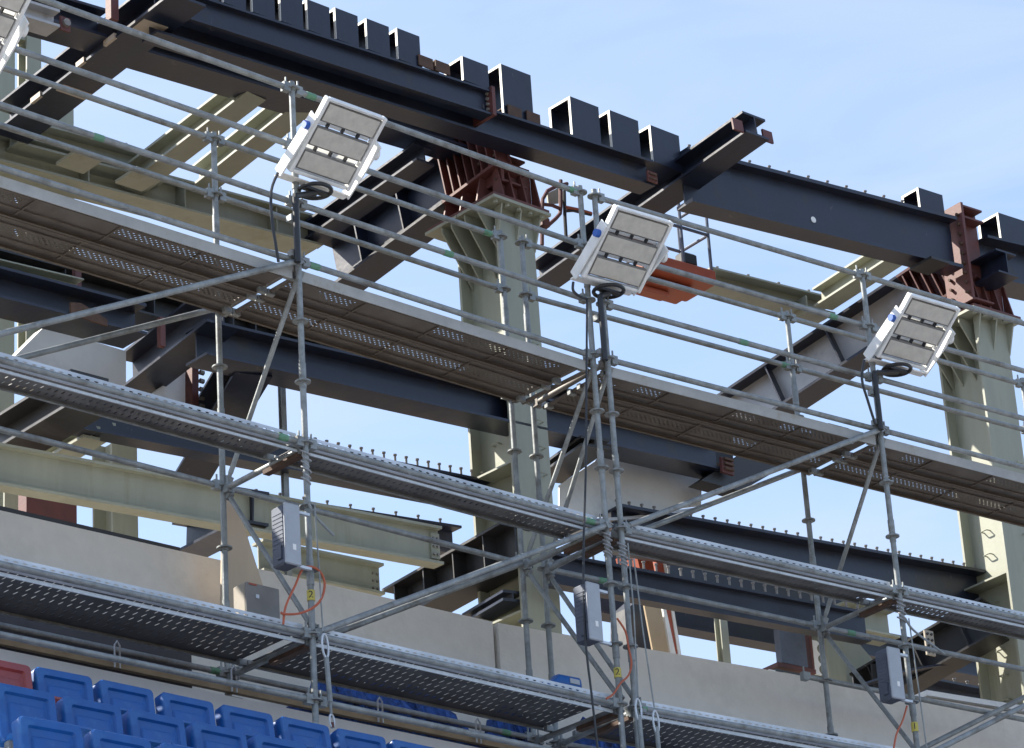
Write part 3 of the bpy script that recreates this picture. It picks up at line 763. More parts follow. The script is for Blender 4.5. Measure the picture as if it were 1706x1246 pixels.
pl = plate('A', ((320, 606), (331, 604), (331, 684), (320, 681)), 3.5, .12, 'red_primer', 'red bolted end plate beside the white panel', 'steel plate', 'end_plate')
for j in range(5):
    c = X('A', 333, 620+j*14, 3.52); m = MB(); m.tube(c, c+dA*.04, .024, 6); m.build('bolt', 'bolt_steel', pl)
# raking beams that carry the seating, falling towards the back
def raker(fr, x0, y0, t0, x1, y1, t1, h, w, mt, label):
    return cross_beam(fr, (x0, y0), t0, (x1, y1), t1, h, w, mt, label, name='raking_beam', grp='raking beams')
raker('A', 392, 620, 2.7, 286, 800, 4.2, .35, .34, 'dark_steel', 'steep dark raking beam left of the left scaffold back post')
raker('A', 118, 672, 2.2, -40, 768, 3.6, .3, .36, 'black_steel', 'black raking beam at the left edge between the middle walkway and the green beam')
# grey haunch girder under the right top walkway
hp = plate('B', ((932, 808), (992, 768), (1010, 745), (1170, 782), (1168, 842), (1050, 858), (985, 862), (932, 846)), 3.3, .02, 'pale_panel', 'big pale grey haunched girder web behind the pair of middle posts', 'girder', 'haunch_girder')
m = MB(); pp = [X('B', x, y, 3.1) for x, y in ((932, 848), (985, 864), (1050, 860), (1168, 844))]
for i in range(3):
    mm = MB(); mm.prism([pp[i], pp[i+1], pp[i+1]-UP*.03, pp[i]-UP*.03], nB*.4); mm.build('bottom_flange', 'grey_steel', hp)
cross_beam('B', (968, 742), 2.6, (888, 800), 3.6, .1, .3, 'black_steel', 'black flange bar rising to the grey haunched girder', name='cross_beam')
plate('B', ((1168, 800), (1235, 818), (1392, 728), (1360, 722), (1300, 716), (1190, 786)), 2.9, .2, 'black_steel', 'black deck soffit plate behind the long right brace', 'steel plate', 'soffit_plate')

# ------------------------------------------------------------ lower floor steel
L1 = run_beam('A', (66, 700), (862, 855), 3.0, .28, .17, 'dark_steel', 'long navy beam with a row of studs, seen above and below the left middle walkway', tf=.025, studs=40)
L2 = run_beam('A', (425, 872), (772, 924), 4.4, .3, .3, 'dark_steel', 'dark studded beam low behind the pale green beam', tf=.025, studs=9)
G1 = run_beam('A', (-40, 800), (740, 940), 2.75, .36, .14, 'green_paint', 'long pale green beam above the parapet, ending in a bolted splice', tf=.025)
o, p, q, bd = G1
dd = (q-p).normalized(); m = MB(); m.box(q-dd*.1-nA*.0+UP*.06+bd*.045, dd*.1, bd*.02, UP*.24); sp = m.build('splice_plate', 'green_paint', o)
for i in range(2):
    for j in range(3):
        c = q-dd*(.03+.045*i)+UP*(.1+.075*j)+bd*.045
        m = MB(); m.tube(c, c-bd*.02, .013, 6); m.build('bolt', 'bolt_steel', sp)
c = lerp(p, q, .515); 
for j in range(5):
    m = MB(); cc = c+UP*(.07+j*.055)+bd*.06; m.tube(cc, cc-bd*.025, .014, 6); m.build('bolt', 'bolt_steel', o)
G2 = run_beam('A', (440, 950), (642, 990), 3.7, .3, .16, 'green_paint', 'lower pale green beam with bolted end, half hidden by the parapet', tf=.025)
o, p, q, bd = G2; dd = (q-p).normalized()
for i in range(2):
    for j in range(3):
        c = q-dd*(.03+.05*i)+UP*(.07+.07*j)+bd*.07
        m = MB(); m.tube(c, c-bd*.02, .013, 6); m.build('bolt', 'bolt_steel', o)
CG1 = cross_beam('A', (838, 935), 2.5, (640, 1045), 4.3, .38, .34, 'black_steel', 'black cross girder running back from the left big column above the parapet', name='cross_beam', stiff=4)
CG2 = cross_beam('A', (838, 1000), 2.6, (770, 1040), 3.4, .1, .2, 'dark_steel', 'low dark cross bar left of the left big column, on the parapet line', name='cross_beam')
CG0 = cross_beam('A', (395, 868), 2.8, (285, 925), 4.0, .3, .3, 'dark_steel', 'dark cross beam with sunlit flange edge under the pale green beam', name='cross_beam')
for x, lb in ((186, 'slim pale green column left of the left scaffold back post, above the parapet'), (8, 'pale green stub column at the left edge under the green beam')):
    post('A', x, 722, 4.2, .27, .3, LEDGE, 'green_paint', lb)
m = MB(); a = X('A', 44, 880, 3.6); m.box(a, dA*.5, nA*.12, UP*.42); o = m.build('red_beam_end', 'red_primer', origin=a); tag(o, 'red-primed beam end under the green beam near the left edge', 'beam')
m = MB(); a = X('A', 42, 720, 3.6); m.box(a, dA*.3, nA*.1, UP*.14); o = m.build('red_bolted_plate', 'red_primer', origin=a); tag(o, 'small red bolted plate above the green beam near the left edge', 'steel plate')
for j in range(3):
    m = MB(); c = a+dA*(.05+.09*j)+UP*.07; m.tube(c, c-nA*.03, .03, 8); m.build('bolt', 'bolt_steel', o)
for k in range(2):
    cross_beam('A', (128-26*k+36, 722+6*k), 3.1, (52-26*k+36, 768+5*k), 3.9, .12, .16, 'green_paint', ('right' if k == 0 else 'left')+' one of two short olive rafters above the green beam at left', name='green_rafter', grp='short olive rafters')
# right bay
LBt = run_beam('B', (1040, 905), (1694, 1018), 3.0, .40, .30, 'dark_steel', 'long navy beam with a row of studs above the right middle walkway', tf=.03, studs=34)
o, p, q, bd = LBt; m = MB(); m.box(q-dB*.0, dB*.04, bd*.3, UP*.44); ep = m.build('end_plate', 'red_primer', o)
for j in range(5):
    m = MB(); c = q+UP*(.06+.075*j)+bd*.05; m.tube(c-dB*.04, c, .018, 6); m.build('bolt', 'bolt_steel', ep)
L1B = run_beam('B', (925, 972), (1452, 1068), 2.3, .30, .13, 'dark_steel', 'navy beam with brown soffit between the right walkways, crossed by a scaffold tube', tf=.028, studs=26)
L3B = run_beam('B', (1000, 1020), (1340, 1082), 4.3, .3, .2, 'dark_steel', 'far dark beam under the brown soffit, above the right parapet', tf=.025)
run_beam('B', (1030, 948), (1440, 1026), 4.3, .32, .2, 'dark_steel', 'dark beam in the gap between the right middle walkway and the studded navy beam', tf=.025)
L4B = run_beam('B', (1440, 1090), (1700, 1140), 4.6, .3, .3, 'dark_steel', 'dark beam behind the right scaffold post, above the parapet', tf=.025)
L5B = run_beam('B', (1515, 1172), (1690, 1205), 3.9, .34, .3, 'dark_steel', 'navy studded beam low beside the right big column', tf=.025, studs=8)
GRB = run_beam('B', (1420, 1045), (1500, 1062), 2.9, .3, .3, 'green_paint', 'short olive green beam under the right middle walkway', tf=.02)
post('B', 1199, 1024, 3.0, .09, .09, LEDGE, 'green_paint', 'thin pale green post standing on the right parapet line', name='thin_post', cat='post', tf=.012)
CGB = cross_beam('B', (1660, 1052), 2.6, (1440, 1180), 4.0, .42, .34, 'black_steel', 'black cross girder left of the right big column above the parapet', name='cross_beam', stiff=3)
o, p, q, bd, up = CGB
a = X('B', 1545, 1090, 3.0); m = MB(); m.box(a, dB*.12, nB*.02, UP*.26); bp_ = m.build('bolt_plate', 'beige_box', o)
for i in range(2):
    for j in range(4):
        c = a+dB*(.03+.055*i)+UP*(.035+.062*j); m = MB(); m.tube(c, c-nB*.015, .014, 6); m.build('bolt', 'black_steel', bp_)
# red framed box and posts behind the right parapet
a = X('B', 1296, 1105, 3.5)
th = thing('steel_cabinet', a, 'dark box in a red frame behind the parapet, left of the right scaffold back post', 'steel box')
m = MB(); m.box(a+dB*.06+UP*.02, dB*.34, nB*.08, UP*.36); m.build('dark_panel', 'dark_box', th)
m = MB(); m.box(a-UP*.03, dB*.5, nB*.34, UP*.045); m.build('red_sill', 'red_primer', th)
m = MB(); m.box(a+dB*.46+UP*.02, dB*.03, nB*.1, UP*.36); m.build('red_side', 'red_primer', th)
a = X('B', 1296, 1150, 3.3)
th = thing('site_crate', a, 'low dark shelf unit with timber infill under the red framed box', 'shelf')
m = MB(); m.box(a+UP*.0, dB*.5, nB*.3, UP*.22); m.build('dark_case', 'black_steel', th)
m = MB(); m.box(a+dB*.08-nB*.02+UP*.02, dB*.17, nB*.019, UP*.17); m.build('timber_infill', 'timber', th)
m = MB(); m.box(a+dB*.40-nB*.03, dB*.025, nB*.029, UP*.24); m.build('upright', 'galvanised', th)
m = MB(); m.box(a-dB*.09, dB*.085, nB*.1, UP*.2); m.build('white_block', 'white_paint', th)
post('B', 1372, 1035, 4.0, .24, .3, LEDGE, 'green_paint', 'cream green column behind the right scaffold back post')
def scallop(fr, x, y, t):
    a = X(fr, x, y, t); d, n = FR[fr][1], FR[fr][2]; m = MB(); pts = [a, a+UP*.0+d*.12]
    for k in range(3):
        for i in range(6):
            an = -PI/2+PI*i/5; pts.append(a+d*(.16-.05*math.cos(an))+UP*(.06+.11*k+.05*math.sin(an)))
    pts += [a+d*.12+UP*.36, a+UP*.36]; m.prism(pts, n*.012)
    return tag(m.build('scalloped_plate', 'white_paint', origin=a), 'cream plate with scalloped edge beside the right scaffold back post', 'steel plate')
scallop('B', 1352, 1122, 3.6)
plate('B', ((1390, 1060), (1412, 1050), (1520, 1175), (1400, 1175)), 4.3, .3, 'green_paint', 'cream sunlit gusset wall behind the right scaffold back post', 'steel plate', 'gusset_wall')
m = MB(); pts = []
for i in range(9):
    x = 1440+i*19; y = 1140-32*math.sin(min(1, i/8)*PI/2); pts.append((x, y))
pp = [X('B', x, y, 3.2) for x, y in pts]
m.prism(pp+[q_+UP*.02 for q_ in reversed(pp)], nB*.35)
tag(m.build('curved_flange', 'dark_steel', origin=pp[0]), 'curved brown flange plate behind the right scaffold post', 'steel plate')
post('B', 1452, 1105, 3.8, .3, .3, LEDGE, 'black_steel', 'black post end left of the right grey control box', name='steel_post', cat='post')

post('A', 467, 600, 3.1, .05, .05, LEDGE, 'galvanised', 'thin steel post left of the left scaffold post, running down behind the pale green beam', name='thin_post', cat='post', tf=.01)

# ------------------------------------------------------------ floodlights on the front posts
def floodlight(fr, TL, TR, BLq, t0, t1, piv, ybl, ybr, rpiv, ring, label, shift=None, pole=None, ds=0., full=True):
    d, n = FR[fr][1], FR[fr][2]
    a = X(fr, TL[0], TL[1], t0); w = ST(fr, X(fr, TR[0], TR[1], t0))[0]-ST(fr, a)[0]
    b = X(fr, BLq[0], BLq[1], t1); sa, ta, za = ST(fr, a); sb, tb, zb = ST(fr, b)
    off = d*ds
    a = a+off
    ey = (P(fr, 0, tb, zb)-P(fr, 0, ta, za)); Ls = ey.length; ey.normalize()
    ex = d; ez = ex.cross(ey).normalized()
    if ez.dot(n) > 0: ez = -ez                # face looks down at the pitch
    th = thing('floodlight', a+ex*w/2+ey*Ls, label, 'floodlight', 'square floodlights on the scaffold posts')
    rw = .032; D = .055
    def bx(nm, x0, x1, y0, y1, z0, z1, mt, par, r=.008):
        m = MB(); c = a+ex*(x0+x1)/2+ey*(y0+y1)/2+ez*(z0+z1)/2
        m.bbox(c, ex*(x1-x0), ey*(y1-y0), ez*(z1-z0), r); return m.build(nm, mt, par)
    bx('frame_rail', 0, rw, 0, Ls, -D, .012, 'white_paint', th); bx('frame_rail', w-rw, w, 0, Ls, -D, .012, 'white_paint', th)
    bx('frame_rail', rw+.001, w-rw-.001, 0, .026, -D, .012, 'white_paint', th); bx('frame_rail', rw+.001, w-rw-.001, Ls-.03, Ls, -D, .006, 'white_paint', th)
    gap = .042; hh = (Ls-.03-.034-2*gap-.01)/3; y = .03
    for k in range(3):
        mo = bx('led_module', rw+.004, w-rw-.004, y, y+hh, -D+.01, .0, 'led_body', th)
        bx('led_cover', rw+.016, w-rw-.016, y+.012, y+hh-.012, .001, .006, 'led_cover', mo, .003)
        if k < 2:
            bx('gap_brightener', rw+.004, w-rw-.004, y+hh+.003, y+hh+gap-.003, -D+.002, -D+.005, 'brightener_white', mo, .001)  # added translucent strip, catches sun from behind to make the gap bright
            for u in (.2, .48, .76):
                bx('divider', rw+(w-2*rw)*u-.005, rw+(w-2*rw)*u+.005, y+hh+.001, y+hh+gap-.001, -D+.01, -.004, 'black_plastic', mo, .002)
        y += hh+gap
    # yoke of flat white bar
    pl_ = a+ey*(Ls*.40)-ex*.035; pr_ = a+ey*(Ls*.46)+ex*(w+.035)
    def yk(px_, t): return X(fr, px_[0], px_[1], t)+off
    q0 = yk(ybl, (t1)*.2); q1 = yk(ybr, (t1)*.2)
    dz = q1-q0; dz = ex*dz.dot(ex); q1 = q0+dz
    def bar(p, q, wv, thk, nm):
        e = (q-p).normalized(); m = MB(); side = e.cross(wv).normalized()
        m.bbox((p+q)/2, side*.115, wv.normalized()*thk, (q-p), .004) ; return m.build(nm, 'white_paint', th)
    aL = bar(pl_-ey*.10, q0+(q0-pl_).normalized()*.0, ex*.075, .014, 'yoke_arm'); aR = bar(pr_-ey*.09, q1, ex*.075, .014, 'yoke_arm')
    m = MB(); e = (q1-q0); m.bbox((q0+q1)/2-UP*.012, e*1.02, n*.075, UP*.016, .004); m.build('yoke_base', 'white_paint', th)
    m = MB(); m.tube(pl_-ex*.045, pl_-ex*.005, .034, 12); k_ = m.build('pivot_knob', 'blue_knob', aL, smooth=True)
    m = MB(); m.tube(pr_+ex*.005, pr_+ex*.035, .045, 14); m.build('pivot_disc', 'white_paint', aR, smooth=True)
    # black ring mount lying flat under the yoke
    rc = X(fr, ring[0], ring[1], t1*.2-.05)+off
    m = MB(); pts = [rc+ex*(.125*math.cos(2*PI*i/24))+n*(.125*math.sin(2*PI*i/24)) for i in range(25)]
    m.path(pts, .017, 8); m.build('ring_mount', 'black_plastic', th, smooth=True)
    m = MB(); m.bbox(rc, ex*.24, n*.06, UP*.024, .006); m.build('ring_spoke', 'black_plastic', th)
    if pole:
        pa = X(fr, pole[0][0], pole[0][1], -.075); pb = X(fr, pole[1][0], pole[1][1], -.075); s_, t_, z_ = ST(fr, pa)
        pt = P(fr, s_, t_, z_); pbm = P(fr, s_, t_, ST(fr, pb)[2])
        m = MB(); m.tube(pbm, pt, .025, 14); m.build('pole', 'black_plastic', th, smooth=True)
        m = MB(); m.path([pt-UP*.05, pt+UP*.02, lerp(pt, rc, .5)+UP*.0, rc-UP*.02], .026, 8); m.build('pole_arm', 'black_plastic', th, smooth=True)
        for zz in (.15, .7):
            c = lerp(pbm, pt, zz); m = MB(); m.cbox(c+n*.04, d*.08, n*.06, UP*.05); m.build('pole_clamp', 'galvanised', th)
    return th
floodlight('A', (546, 162), (646, 200), (478, 284), -.62, -.12, 0, (463, 288), (576, 334), 0, (525, 318), 'white framed floodlight on the left scaffold post, with added bright strips in its gaps', pole=((492, 330), (497, 437)))
floodlight('B', (1027, 343), (1123, 372), (962, 460), -.62, -.12, 0, (955, 460), (1052, 493), 0, (1014, 485), 'white framed floodlight on the middle pair of posts, in front of the orange basket', pole=((1000, 497), (1007, 600)))
floodlight('B', (1517, 490), (1601, 517), (1450, 592), -.62, -.12, 0, (1443, 596), (1537, 624), 0, (1494, 616), 'white framed floodlight on the right scaffold post, before a green column', pole=((1457, 625), (1465, 715)))
floodlight('A', (546, 162), (646, 200), (478, 284), -.62, -.12, 0, (463, 288), (576, 334), 0, (525, 318), 'floodlight cut off by the top left corner of the picture', ds=-BAY-.17)

def cable(name, fr, pts, t, r, mt, label, cat='cable', n=6, sub=4):
    w_ = [X(fr, x, y, t if not isinstance(t, (list, tuple)) else t[i]) for i, (x, y) in enumerate(pts)]
    out = []
    for i in range(len(w_)-1):               # smooth curve through the points
        p0 = w_[max(i-1, 0)]; p1 = w_[i]; p2 = w_[i+1]; p3 = w_[min(i+2, len(w_)-1)]
        for k in range(sub):
            u = k/sub; out.append(.5*((2*p1)+(p2-p0)*u+(2*p0-5*p1+4*p2-p3)*u*u+(-p0+3*p1-3*p2+p3)*u**3))
    out.append(w_[-1]); m = MB(); m.path(out, r, n)
    return tag(m.build(name, mt, origin=out[-1], smooth=True), label, cat)
cable('power_cable', 'A', ((463, 288), (452, 318), (453, 365), (459, 405), (464, 436)), -.1, .012, 'black_plastic', 'black cable hanging in an arc from the left floodlight')
cable('power_cable', 'B', ((955, 470), (955, 484), (966, 494), (978, 498)), -.1, .012, 'black_plastic', 'short black cable curl under the middle floodlight')
cable('power_cable', 'B', ((1440, 600), (1436, 632), (1446, 668), (1458, 706)), -.1, .012, 'black_plastic', 'black cable hanging from the right floodlight')
cable('power_cable', 'A', ((978, 500), (977, 640), (976, 780), (972, 930), (975, 1060), (986, 1160), (996, 1250), (1000, 1290)), -.12, .0095, 'black_plastic', 'long black cable hanging down the left post of the middle pair')

# ------------------------------------------------------------ control boxes strapped to the posts
def control_box(fr, bl, tl, w_, label, t=-.17):
    d, n = FR[fr][1], FR[fr][2]
    a = X(fr, bl[0], bl[1], t); s, _, z0 = ST(fr, a); z1 = ST(fr, X(fr, tl[0], tl[1], t))[2]; h = z1-z0; D = .15
    th = thing('control_box', P(fr, s+w_/2, t+D/2, z0), label, 'control box', 'grey control boxes on the posts')
    m = MB(); m.bbox(P(fr, s+w_/2, t+.012, z0+h/2), d*w_, n*.024, UP*h, .008); cv = m.build('front_cover', 'grey_box', th)
    m = MB(); m.bbox(P(fr, s+w_/2, t+.025+D/2, z0+h/2), d*(w_-.012), n*D, UP*(h-.01), .014); bd = m.build('housing', 'dark_box', th)
    for i in range(9):
        m = MB(); m.box(P(fr, s+.003, t+.032, z0+h*(.3+.068*i)), d*.006, n*(D-.03), UP*.010); m.build('cooling_fin', 'dark_box', bd)
    m = MB(); m.box(P(fr, s-.007, t+.05, z0+.05), d*.012, n*.05, UP*.1); m.build('side_label', 'dark_box', bd)
    m = MB(); m.box(P(fr, s+w_*.45, t-.002, z0+h*.24), d*.03, n*.002, UP*.045); m.build('rating_label', 'white_paint', cv)
    for z in (z0+h*.06, z0+h*.95):
        m = MB(); m.box(P(fr, s+w_, t+.05, z-.015), d*.13, n*.03, UP*.02); m.build('bracket', 'galvanised_bright', th)
        c = P(fr, s+w_+.1, t+.17, z); 
    return th
control_box('A', (477, 937), (474, 835), .145, 'grey control box strapped to the left scaffold post above the orange cable')
control_box('A', (984, 1064), (981, 968), .145, 'grey control box strapped to the middle pair of posts, beside a black cable')
control_box('B', (1488, 1162), (1480, 1076), .15, 'grey control box strapped to the right scaffold post')
a = X('A', 412, 1034, .45); s, _, z0 = ST('A', a)
th = thing('distribution_box', a, 'beige and grey power distribution box on the lowest walkway, beside the plywood sheet', 'power box')
m = MB(); m.bbox(P('A', s+.15, .45+.09, z0+.15), dA*.30, nA*.15, UP*.32, .01); m.build('housing', 'beige_box', th)
m = MB(); m.bbox(P('A', s+.15, .455, z0+.15), dA*.31, nA*.02, UP*.31, .006); dr = m.build('door', 'taupe_box', th)
m = MB(); m.box(P('A', s+.02, .44, z0+.285), dA*.07, nA*.004, UP*.014); m.build('warning_label', 'orange_paint', dr)
m = MB(); m.box(P('A', s+.08, .44, z0+.19), dA*.03, nA*.005, UP*.03); m.build('latch', 'galvanised_bright', dr)
m = MB(); m.bbox(P('A', s-.05, .62, z0+.05), dA*.07, nA*.08, UP*.09, .01); m.build('socket', 'blue_knob', th)
m = MB(); pp = [X('A', x, y, 1.22) for x, y in ((372, 826), (398, 848), (441, 985), (452, 1040), (368, 1040))]
m.prism(pp, nA*.018); tag(m.build('plywood_sheet', 'pale_plywood', origin=pp[3]), 'pale plywood sheet standing behind the left scaffold back post', 'plywood')
# blue canister lying on the lowest walkway
a = X('A', 945, 1140, .17); s, _, z0 = ST('A', a); z0 = -2.948
th = thing('canister', P('A', s, .17, z0), 'blue plastic canister lying on the lowest walkway left of the middle posts', 'canister')
m = MB(); rings = [(-.10, .05, .05), (-.085, .075, .075), (.07, .078, .078), (.10, .06, .06)]
c0 = P('A', s, .17, z0+.08)
o_ = len(m.v); N_ = 14
for u, rx, rz in [(-.26, .018, .018), (-.20, .02, .02), (-.17, .035, .03), (-.12, .07, .068), (.08, .076, .072), (.1, .06, .06)]:
    for i in range(N_):
        an = 2*PI*i/N_; q = abs(math.cos(an))**.6*(1 if math.cos(an) > 0 else -1); q2 = abs(math.sin(an))**.6*(1 if math.sin(an) > 0 else -1)
        m.v.append(c0+dA*u+nA*rx*q+UP*rz*q2-UP*(.03 if u < -.15 else 0))
for k in range(5):
    for i in range(N_): j = (i+1) % N_; m.f.append((k*N_+i, k*N_+j, (k+1)*N_+j, (k+1)*N_+i))
m.f.append(tuple(range(N_-1, -1, -1))); m.f.append(tuple(5*N_+i for i in range(N_)))
m.build('body', 'blue_plastic', th, smooth=True)
m = MB(); m.box(c0-nA*.08+dA*-.04-UP*.005, dA*.10, nA*.006, UP*.04); m.build('paper_label', 'grey_box', th)
# small dark case on the right top walkway
a = X('B', 1388, 700, .25); s, _, _z = ST('B', a)
th = thing('tool_case', P('B', s, .25, -.05), 'small dark case lying on the top walkway left of the right floodlight', 'case')
m = MB(); m.bbox(P('B', s, .3, .012), dB*.24, nB*.2, UP*.10, .02); m.build('case_body', 'dark_box', th)
m = MB(); m.box(P('B', s-.12, .19, .035), dB*.24, nB*.008, UP*.012); m.build('case_rim', 'black_plastic', th)

# ------------------------------------------------------------ orange cables, wires, hoists
cable('orange_cable', 'A', ((472, 1040), (476, 1010), (492, 975), (503, 950), (517, 944), (533, 952), (541, 972), (536, 996), (522, 1012), (498, 1022), (474, 1023), (468, 1020)), [-.03, -.04, -.05, -.06, -.08, -.08, -.08, -.08, -.07, -.06, -.05, -.04], .0095, 'orange_rubber', 'wound orange cable looped round the left scaffold post')
cable('orange_cable', 'B', ((1028, 1030), (1042, 1052), (1047, 1078), (1052, 1105), (1047, 1125), (1034, 1138), (1022, 1156), (1010, 1164)), -.06, .0085, 'orange_rubber', 'orange cable strung between the two middle posts')
cable('orange_cable', 'B', ((1511, 1176), (1504, 1200), (1493, 1225), (1487, 1262)), -.06, .0085, 'orange_rubber', 'orange cable hanging below the right grey control box')
def hoist(fr, wire, hook, t, label, grp='turnbuckles hung on wires'):
    pts = [X(fr, x, y, t) for x, y in wire]; hk = [X(fr, x, y, t) for x, y in hook]
    th = thing('turnbuckle', hk[-1], label, 'turnbuckle', grp)
    m = MB(); m.path(pts, .0065, 6); m.build('wire', 'galvanised', th, smooth=True)
    d, n = FR[fr][1], FR[fr][2]
    a, b = hk[0], hk[1]; L_ = (b-a).length; e = (b-a).normalized()
    m = MB(); pts = []
    for i in range(17):
        an = 2*PI*i/16; pts.append(a+e*(.09-.09*math.cos(an))+d*(.028*math.sin(an)))
    m.path(pts, .009, 6); m.build('shackle', 'galvanised_bright', th, smooth=True)
    m = MB(); c = lerp(a, b, .3); m.tube(a+e*.17, c, .011, 8); m.tube(c, lerp(a, b, .85), .019, 8); m.tube(lerp(a, b, .85), b, .010, 8); m.build('screw_body', 'galvanised', th, smooth=True)
    m = MB(); pts = [b+e*(.05-.05*math.cos(PI*2*i/12))+d*(.022*math.sin(PI*2*i/12)) for i in range(13)]
    m.path(pts, .008, 6); m.build('hook', 'galvanised_bright', th, smooth=True)
    m = MB(); m.tube(b+e*.06, b+e*.1, .014, 8); m.build('hook_tag', 'red_primer', th, smooth=True)
    return th
hoist('A', ((524, 842), (531, 940), (538, 1052)), ((540, 1056), (552, 1190)), -.08, 'steel turnbuckle on a thin wire beside the left scaffold post')
hoist('B', ((1046, 905), (1056, 1020), (1063, 1160)), ((1062, 1164), (1071, 1262)), -.1, 'turnbuckle hanging close against the right post of the middle pair')
hoist('B', ((1056, 930), (1071, 1050), (1090, 1178)), ((1091, 1184), (1100, 1275)), -.12, 'turnbuckle hanging free to the right of the middle pair of posts')
cable('wire', 'B', ((1514, 1030), (1528, 1130), (1546, 1262)), -.08, .006, 'galvanised', 'thin wire hanging beside the right scaffold post')
cable('wire', 'B', ((1508, 1030), (1520, 1048), (1545, 1068), (1574, 1090)), -.1, .01, 'galvanised', 'bent grey rod sticking out right of the right scaffold post')
cable('wire', 'A', ((514, 838), (527, 862), (556, 892)), -.06, .011, 'galvanised', 'thin grey rod sticking out below the left middle walkway')
def rope_bundle(fr, x, y0, y1, s_, label, t=-.0):
    a = X(fr, x, y0, 0); b = X(fr, x+4, y1, 0); sa, _, z1 = ST(fr, a); z0 = ST(fr, b)[2]
    m = MB(); pts = []; N_ = 70
    for i in range(N_+1):
        u = i/N_; an = u*2*PI*6; rr = .031+.008*math.sin(u*23)
        pts.append(P(fr, s_, 0, lerp(z1, z0, u)+.018*math.sin(u*37))+FR[fr][1]*(rr*math.cos(an))+FR[fr][2]*(rr*math.sin(an)))
    m.path(pts, .007, 5)
    return tag(m.build('wire_coil', 'rope', origin=pts[-1], smooth=True), label, 'wire coil', 'wire coils wound round posts')
rope_bundle('A', 510, 748, 805, 0, 'bluish wire coil wound round the left scaffold post')
rope_bundle('A', 1008, 885, 925, BAY, 'bluish wire coil on the left post of the middle pair')
rope_bundle('B', 1046, 905, 945, 0, 'bluish wire coil on the right post of the middle pair')
rope_bundle('B', 1500, 995, 1035, BAY, 'bluish wire coil wound round the right scaffold post')
for fr, x, y in (('A', 874, 960), ('A', 838, 700)): pass
def yellow_tag(fr, s_, x, y, txt, label):
    z = ST(fr, X(fr, x, y, 0))[2]
    th = thing('post_tag', P(fr, s_, 0, z-.04), label, 'tag', 'yellow number tags on posts')
    m = MB(); m.tube(P(fr, s_, 0, z-.04), P(fr, s_, 0, z+.04), TR+.006, 14); m.build('sleeve', 'yellow_tape', th, smooth=True)
    cu = bpy.data.curves.new('number', 'FONT'); cu.body = txt; cu.size = .075; cu.align_x = 'CENTER'; cu.align_y = 'CENTER'; cu.extrude = .001
    tmp = bpy.data.objects.new('tmp', cu); C.objects.link(tmp)
    me = bpy.data.meshes.new_from_object(tmp.evaluated_get(bpy.context.evaluated_depsgraph_get())); bpy.data.objects.remove(tmp)
    me.materials.clear(); me.materials.append(M['black_plastic'])
    # wrap the figure round the sleeve, facing the viewer's side
    c = P(fr, s_, 0, z); v = (EYE-c); v.z = 0; v.normalize(); rgt = UP.cross(v).normalized()
    for vv in me.vertices:
        an = vv.co.x/(TR+.006); vv.co = (v*math.cos(an)+rgt*math.sin(an))*(TR+.0075+vv.co.z)+UP*vv.co.y+UP*.04
    o = bpy.data.objects.new('number', me); C.objects.link(o); o.parent = th
    return th
yellow_tag('A', 0, 515, 992, '2', 'yellow number tag on the left scaffold post under the orange cable loop')
yellow_tag('A', BAY, 1027, 1121, '2', 'yellow number tag on the left post of the middle pair')
yellow_tag('B', BAY, 1526, 1212, '1', 'yellow number tag on the right scaffold post')

# ------------------------------------------------------------ blue netting heaped on the ledge
def net(fr, s0, s1, t0, t1, h, label, seed):
    rnd = random.Random(seed); m = MB(); nx, ny = 60, 9; prev = 0
    hh = [[0]*(ny+1) for _ in range(nx+1)]
    for i in range(nx+1):
        for j in range(ny+1):
            e = math.sin(PI*j/ny)**.6*min(1, 4*i/nx, 4*(nx-i)/nx)
            hh[i][j] = h*e*(.55+.3*math.sin(i*.5+j*.9+seed)+.35*rnd.random())
    for i in range(nx+1):
        for j in range(ny+1):
            m.v.append(P(fr, lerp(s0, s1, i/nx)+rnd.uniform(-.02, .02), lerp(t0, t1, j/ny)+rnd.uniform(-.015, .015), LEDGE+.006+hh[i][j]))
    for i in range(nx):
        for j in range(ny):
            a = i*(ny+1)+j; m.f.append((a, a+1, a+ny+2, a+ny+1))
    return tag(m.build('debris_net', 'blue_net', origin=P(fr, (s0+s1)/2, t0, LEDGE)), label, 'netting')
net('A', .55, 2.75, .97, 1.45, .5, 'heap of dark blue netting under the lowest walkway, right of the left post', 3)
net('A', 2.75, 3.2, .97, 1.45, .5, 'small heap of dark blue netting below the canister', 5)
net('B', .1, 1.5, .97, 1.45, .5, 'heap of dark blue netting right of the middle posts', 9)
# timber rail along the ledge edge
m = MB(); m.box(P('A', -6, .93, LEDGE+.05), dA*9, nA*.045, UP*.085)
tag(m.build('timber_rail', 'timber', origin=P('A', -2, .93, LEDGE)), 'weathered timber rail along the top of the pale lower wall, left scaffold', 'timber')
for k, s_ in enumerate((-1.1, -.05, 1.35, 2.35)):
    m = MB(); a = P('A', s_, .9, LEDGE+.14); m.path([a-UP*.1, a+UP*.07, a+UP*.1+dA*.02, a+UP*.07+dA*.045, a-UP*.1+dA*.045], .008, 6)
    tag(m.build('wire_hook', 'galvanised_bright', origin=a, smooth=True), ('first', 'second', 'third', 'fourth')[k]+' bent wire hook from the left on the timber rail', 'hook', 'wire hooks on the timber rail')

